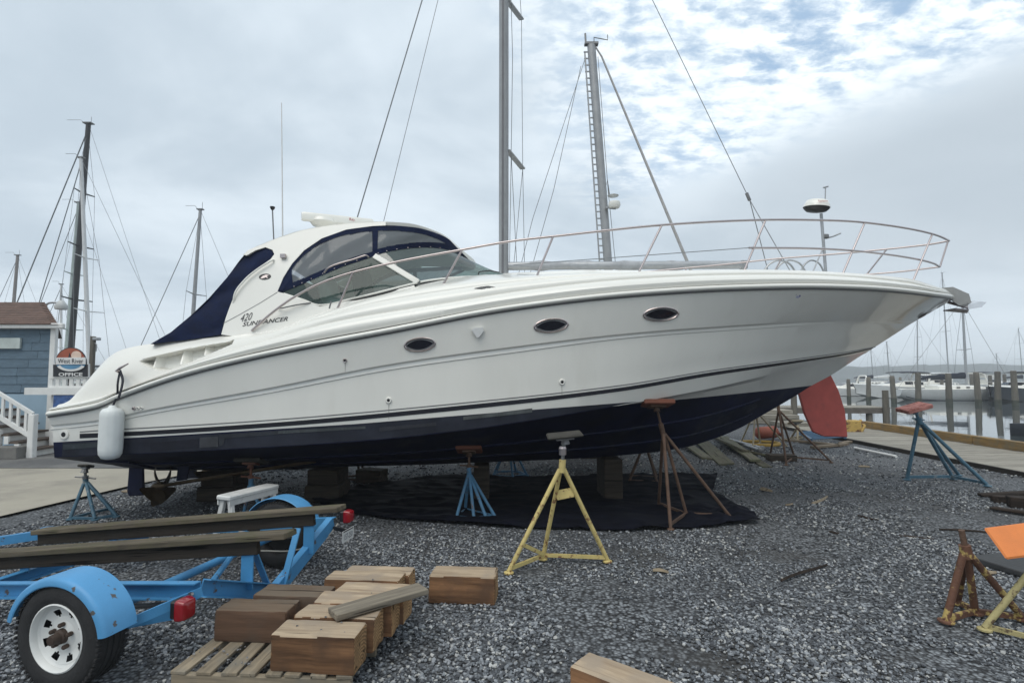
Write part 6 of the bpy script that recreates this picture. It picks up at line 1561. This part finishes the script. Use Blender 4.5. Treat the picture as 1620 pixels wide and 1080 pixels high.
for k, (x0, y0, x1, y1, lab_) in enumerate(((1152, 700, 1203, 716, 'upper grey pipe beside the plank pile'), (1155, 704, 1206, 713, 'lower grey pipe beside the plank pile'))):
    t = thing('steel_pipe', lab_, 'pipe', G(x0, y0)); a, b = G(x0, y0) + Vector((0, 0, .08 + .06 * k)), G(x1, y1) + Vector((0, 0, .06)); MB().tube([a, b], .04, 10).build('pipe_body', alu, t, smooth=50); MB().lathe([(.065, -.03), (.065, .05), (.05, .06)], b, b - a, 12).build('pipe_collar', darksteel, t, smooth=50)
t = thing('orange_buoy', 'orange float lying on the gravel behind the stands', 'float', G(1215, 695)); c = G(1213, 695) + Vector((0, 0, .2)); MB().lathe([(0, -.34), (.10, -.33), (.17, -.26), (.17, .26), (.10, .33), (0, .34)], c, (1, .2, .05), 16).build('float_body', mat('faded_orange', (.30, .085, .05), .7, var=.15), t, smooth=50); MB().tube([c + Vector((.3, .06, 0)), c + Vector((.5, .1, -.1))], .05, 8).build('float_neck', mat('float_dark', (.16, .05, .03), .8), t)
t = thing('yellow_hose', 'coil of yellow hose on the gravel under the tan stand', 'hose', G(1200, 703)); c = G(1200, 704)
MB().tube([c + Vector((.55 * math.cos(a) * (1 + .06 * math.sin(3 * a)), .4 * math.sin(a), .04 + .001 * a)) for a in [i * .35 for i in range(54)]], .035, 6).build('hose_coil', mat('hose_yellow', (.50, .31, .06), .6), t, smooth=60)
# blue aluminium ladder lying by the boardwalk
t = thing('blue_ladder', 'blue ladder lying flat on boards beside the boardwalk', 'ladder', G(1295, 702)); q = [G(1262, 690), G(1318, 687), G(1338, 700), G(1284, 704)]; up_ = Vector((0, 0, .14)); lb = mat('ladder_blue', (.06, .13, .22), .5, var=.15)
for a, b in ((0, 3), (1, 2)): MB().beam(q[a] + up_, q[b] + up_, .05, .07).build('ladder_rail', lb, t)
for k in range(7): MB().tube([q[0].lerp(q[3], (k + .5) / 7) + up_, q[1].lerp(q[2], (k + .5) / 7) + up_], .022, 6).build('ladder_rung', lb, t)
for x0, y0, x1, y1, lab_ in ((1240, 697, 1330, 706, 'long tan board under the blue ladder'), (1285, 709, 1340, 704, 'short tan board at the near end of the blue ladder'), (1330, 703, 1345, 700, 'stub of board between ladder and boardwalk')):
    a, b = G(x0, y0), G(x1, y1); d = b - a; o = link('board', MB().box((0, 0, .03), (d.length, .12, .06)).mesh('board', MATS['pale_board'], bevel=.004)); o.location = (a + b) / 2; o.rotation_euler = (0, 0, math.atan2(d.y, d.x)); tag(o, lab_, 'board')
o = MB().tube([G(1352, 710) + Vector((0, 0, .03)), G(1418, 724) + Vector((0, 0, .03))], .03, 8).build('white_pipe', mat('pvc_white', (.68, .68, .66), .5), smooth=50); tag(o, 'white pipe lying along the boardwalk edge', 'pipe')
wblock('timber_block', 'brown timber by the feet of the rusty stand behind the bow', 'timber block', G(1236, 728), (.55, .3, .13), -.1, blk_m, seed=40)
# lumber stacked on the land beyond
for k, (x0, x1, yy, z_) in enumerate(((1165, 1262, 670, .0), (1170, 1265, 670, .16), (1180, 1255, 668, .32), (1238, 1290, 676, 0))):
    a, b = G(x0, yy), G(x1, yy); wblock('lumber', ['bottom layer of the lumber stack beyond the stands', 'middle layer of the lumber stack beyond the stands', 'top layer of the lumber stack beyond the stands', 'low grey lumber beside the stack beyond the stands'][k], 'lumber', ((a.x + b.x) / 2, a.y + .5, z_), (b.x - a.x, 1.0, .155), .03 * (-1) ** k, plank_m, 'lumber stacked beyond the stands', seed=50 + k)
# right edge: charred slab, splintered wood, twigs
slab_m = mat('dark_slab', (.045, .046, .048), .7, var=.3, vscale=5, bump=.3, bscale=30)
o = wblock('rubber_slab', 'dark flat slab on the gravel behind the orange board', 'slab', G(1592, 895) + Vector((.18, .0, 0.005)), (.80, .45, .055), R(14), slab_m, seed=61, jit=.012)
bark = wood('dark_driftwood', (.05, .036, .028), (.018, .014, .012), 20, .9, .2)
for k, (x0, y0, x1, y1, w, lab_) in enumerate(((1550, 785, 1640, 781, .10, 'top splinter of dark wood at the right edge'), (1572, 793, 1640, 795, .16, 'thick dark wood chunk at the right edge'), (1568, 806, 1650, 818, .12, 'lower dark wood splinter at the right edge'), (1595, 800, 1650, 805, .20, 'black charred chunk at the right edge'))):
    a, b = G(x0, y0), G(x1, y1); d = b - a; wblock('driftwood', lab_, 'wood', (a + b) / 2 + Vector((0, 0, 0)), (d.length, w, .05 + .03 * (k % 2) + (.06 if k == 3 else 0)), math.atan2(d.y, d.x), bark, 'dark wood scraps at the right edge', .012, .02, 70 + k)
sticks = [(1486, 838, 1568, 842, .02, 'thin dark stick behind the rusty stand'), (1423, 849, 1478, 853, .022, 'thin dark stick left of the rusty stand'), (1356, 816, 1390, 823, .02, 'dark twig in the middle of the gravel at right'), (1285, 797, 1310, 786, .05, 'pale wood chip near the tarp corner'), (1205, 774, 1219, 778, .09, 'tan wood offcut right of the tarp'), (1358, 738, 1376, 739, .05, 'reddish wood chip near the boardwalk'),
          (1033, 903, 1058, 906, .04, 'pale wood chip right of the yellow stand'), (1238, 920, 1305, 893, .03, 'dark root on the gravel right of centre'), (1312, 842, 1328, 844, .025, 'short dark twig at right of centre'), (1555, 905, 1577, 907, .04, 'white splinter below the dark slab'), (1242, 799, 1256, 798, .03, 'pale splinter right of the tarp corner')]
pale_chip = wood('pale_chip', (.33, .27, .19), (.2, .16, .11), 20)
for k, (x0, y0, x1, y1, w, lab_) in enumerate(sticks):
    a, b = G(x0, y0), G(x1, y1); d = b - a; m = pale_chip if set(lab_.split()) & {'pale', 'tan', 'white', 'reddish'} else bark
    M = MB(); nrm = Vector((-d.y, d.x, 0)).normalized(); rows = []
    for i in range(6):
        q = i / 5; c_ = nrm * (.02 * math.sin(k + q * 4)) + Vector((d.x * (q - .5), d.y * (q - .5), .006)); ww = w * (.55 + .45 * math.sin(math.pi * min(.95, q + .12))); rows.append([c_ - nrm * ww / 2, c_ + Vector((0, 0, ww * .45 + .006)), c_ + nrm * ww / 2, c_ - Vector((0, 0, .01))])
    M.grid(rows, closeu=True); M.f.append((0, 1, 2, 3)); M.f.append((20, 21, 22, 23)); o = M.build('wood_scrap', m, smooth=40); o.location = ((a + b) / 2); tag(o, lab_, 'wood scrap', 'wood scraps on the gravel')

# grit and small stones lying on the timber
pebble_m = mat('pebble_grey', (.20, .20, .205), .8, var=.5, vscale=40)
bm = bmesh.new(); bmesh.ops.create_icosphere(bm, subdivisions=1, radius=1.0)
for v in bm.verts: v.co *= 1 + .35 * noise.noise(v.co * 1.7)
pbm = bpy.data.meshes.new('pebble'); bm.to_mesh(pbm); bm.free(); pbm.materials.append(pebble_m)
rg = random.Random(4)
spots = [(508, 996, .345), (545, 1000, .345), (515, 976, .34), (498, 979, .345), (588, 938, .385), (603, 942, .385), (575, 957, .385), (630, 931, .385), (470, 990, .345), (540, 985, .345), (590, 917, .36)] + [(rg.uniform(300, 400), rg.uniform(1020, 1055), .149) for _ in range(26)]
M = MB()
for x, y, z in spots:
    q = rg.uniform(.004, .009); M.add([G(x, y, z) + Vector((0, 0, .003)) + Matrix.Rotation(rg.uniform(0, 6), 3, 'Z') @ Vector((v.co.x * q * 1.3, v.co.y * q, v.co.z * q * .7)) for v in pbm.vertices], [tuple(p.vertices) for p in pbm.polygons])
tag(M.build('grit', pebble_m), 'scattered grit and small stones on the pallet and timber', None, None, 'stuff')
# ------------------------------------------------------------------ loose stones over the gravel: one scattered mass
def stone_material():
    m = bpy.data.materials.new('crushed_stone'); m.use_nodes = True; nt = m.node_tree; N = nt.nodes; L = nt.links; b = N['Principled BSDF']
    oi = N.new('ShaderNodeObjectInfo'); cr = N.new('ShaderNodeValToRGB'); L.new(oi.outputs['Random'], cr.inputs[0]); e = cr.color_ramp.elements
    e[0].position = 0; e[0].color = (.045, .048, .054, 1); e[1].position = 1; e[1].color = (.52, .53, .53, 1)
    for p, c in ((.35, (.10, .107, .118)), (.62, (.19, .205, .222)), (.86, (.31, .325, .345)), (.95, (.40, .395, .37))):
        k = e.new(p); k.color = (*c, 1)
    L.new(cr.outputs[0], b.inputs['Base Color']); b.inputs['Roughness'].default_value = .7; b.inputs['Specular IOR Level'].default_value = .35
    return m
def scatter():
    rs = np.random.RandomState(11); pts = []; scl = []
    DW = [(G(px, py), rad, f_) for px, py, rad, f_ in DIRT]
    def dens(x, y): return -sum(.55 * f_ * math.exp(-((x - c_.x) ** 2 + (y - c_.y) ** 2) / (rad * rad * .8)) for c_, rad, f_ in DW) + noise.noise(Vector((x * .8, y * .8, 11))) * .6 + noise.noise(Vector((x * 2.6, y * 2.6, 3))) * .4
    def band(y0, y1, per, smin, smax, keep):
        area = 2.15 * (y1 ** 2 - y0 ** 2) / 2; n = int(area * per)
        for _ in range(n):
            y = math.sqrt(rs.uniform(y0 * y0, y1 * y1)); x = rs.uniform(-1.075, 1.075) * y
            if x > 9.2 or (x < -6.2 and y > 6.0): continue
            if y > 6.4 and poly_dist(x, y, tw2) > 0.02: continue
            d = dens(x, y)
            if rs.uniform(-.28, .28) > d * 1.25 + keep: continue
            s = smin + (smax - smin) * rs.rand() ** 1.8
            pts.append((x, y, s * .20 - .006 + ground_h(x, y))); scl.append(s)
    band(2.3, 4.2, 4600, .005, .0165, .12); band(4.2, 6.2, 2400, .006, .0165, .05); band(6.2, 9.5, 800, .009, .018, .0); band(9.5, 15, 120, .016, .028, .0)
    me = bpy.data.meshes.new('loose_gravel'); me.from_pydata(pts, [], [])
    n = len(pts); a = me.attributes.new('stone_scale', 'FLOAT_VECTOR', 'POINT'); s = np.array(scl)[:, None] * np.stack([rs.uniform(.8, 1.5, n), rs.uniform(.7, 1.1, n), rs.uniform(.45, .85, n)], 1); a.data.foreach_set('vector', s.astype(np.float32).ravel())
    r = me.attributes.new('stone_rot', 'FLOAT_VECTOR', 'POINT'); e = np.stack([rs.uniform(-.5, .5, n), rs.uniform(-.5, .5, n), rs.uniform(0, 6.28, n)], 1); r.data.foreach_set('vector', e.astype(np.float32).ravel())
    o = bpy.data.objects.new('loose_gravel', me); C.objects.link(o); tag(o, 'loose grey crushed stone over the yard', None, None, 'stuff')
    ng = bpy.data.node_groups.new('scatter_stones', 'GeometryNodeTree'); ng.interface.new_socket('Geometry', in_out='INPUT', socket_type='NodeSocketGeometry'); ng.interface.new_socket('Geometry', in_out='OUTPUT', socket_type='NodeSocketGeometry')
    N = ng.nodes; L = ng.links; gi = N.new('NodeGroupInput'); go = N.new('NodeGroupOutput')
    ico = N.new('GeometryNodeMeshIcoSphere'); ico.inputs['Radius'].default_value = 1; ico.inputs['Subdivisions'].default_value = 1
    # an icosahedron knocked out of true, so that stones are angular
    sp = N.new('GeometryNodeSetPosition'); nz = N.new('ShaderNodeTexNoise'); nz.inputs['Scale'].default_value = 1.3; sub = N.new('ShaderNodeVectorMath'); sub.operation = 'SUBTRACT'; sub.inputs[1].default_value = (.5, .5, .5); sc_ = N.new('ShaderNodeVectorMath'); sc_.operation = 'SCALE'; sc_.inputs['Scale'].default_value = 1.1
    L.new(nz.outputs['Color'], sub.inputs[0]); L.new(sub.outputs[0], sc_.inputs[0]); L.new(ico.outputs['Mesh'], sp.inputs['Geometry']); L.new(sc_.outputs[0], sp.inputs['Offset'])
    sm = N.new('GeometryNodeSetMaterial'); sm.inputs['Material'].default_value = stone_material(); L.new(sp.outputs[0], sm.inputs['Geometry'])
    iop = N.new('GeometryNodeInstanceOnPoints'); L.new(gi.outputs[0], iop.inputs['Points']); L.new(sm.outputs[0], iop.inputs['Instance'])
    for nm, sock in (('stone_scale', 'Scale'), ('stone_rot', 'Rotation')):
        na = N.new('GeometryNodeInputNamedAttribute'); na.data_type = 'FLOAT_VECTOR'; na.inputs['Name'].default_value = nm; L.new(na.outputs[0], iop.inputs[sock])
    L.new(iop.outputs[0], go.inputs[0])
    o.modifiers.new('scatter', 'NODES').node_group = ng; me.materials.append(sm.inputs['Material'].default_value)
    return n
scatter()

# ------------------------------------------------------------------ the damp air: one box of thin even haze
hm = bpy.data.materials.new('thin_haze'); hm.use_nodes = True; nt = hm.node_tree; nt.nodes.remove(nt.nodes['Principled BSDF'])
pv = nt.nodes.new('ShaderNodeVolumePrincipled'); pv.inputs['Color'].default_value = (.86, .90, .93, 1); pv.inputs['Density'].default_value = .0012; nt.links.new(pv.outputs[0], nt.nodes['Material Output'].inputs['Volume'])
hb = MB().box((300, 270, 8.2), (2600, 1300, 23)).build('haze', hm); tag(hb, 'thin grey haze over the harbour', None, None, 'stuff')
scene.cycles.volume_bounces = 1
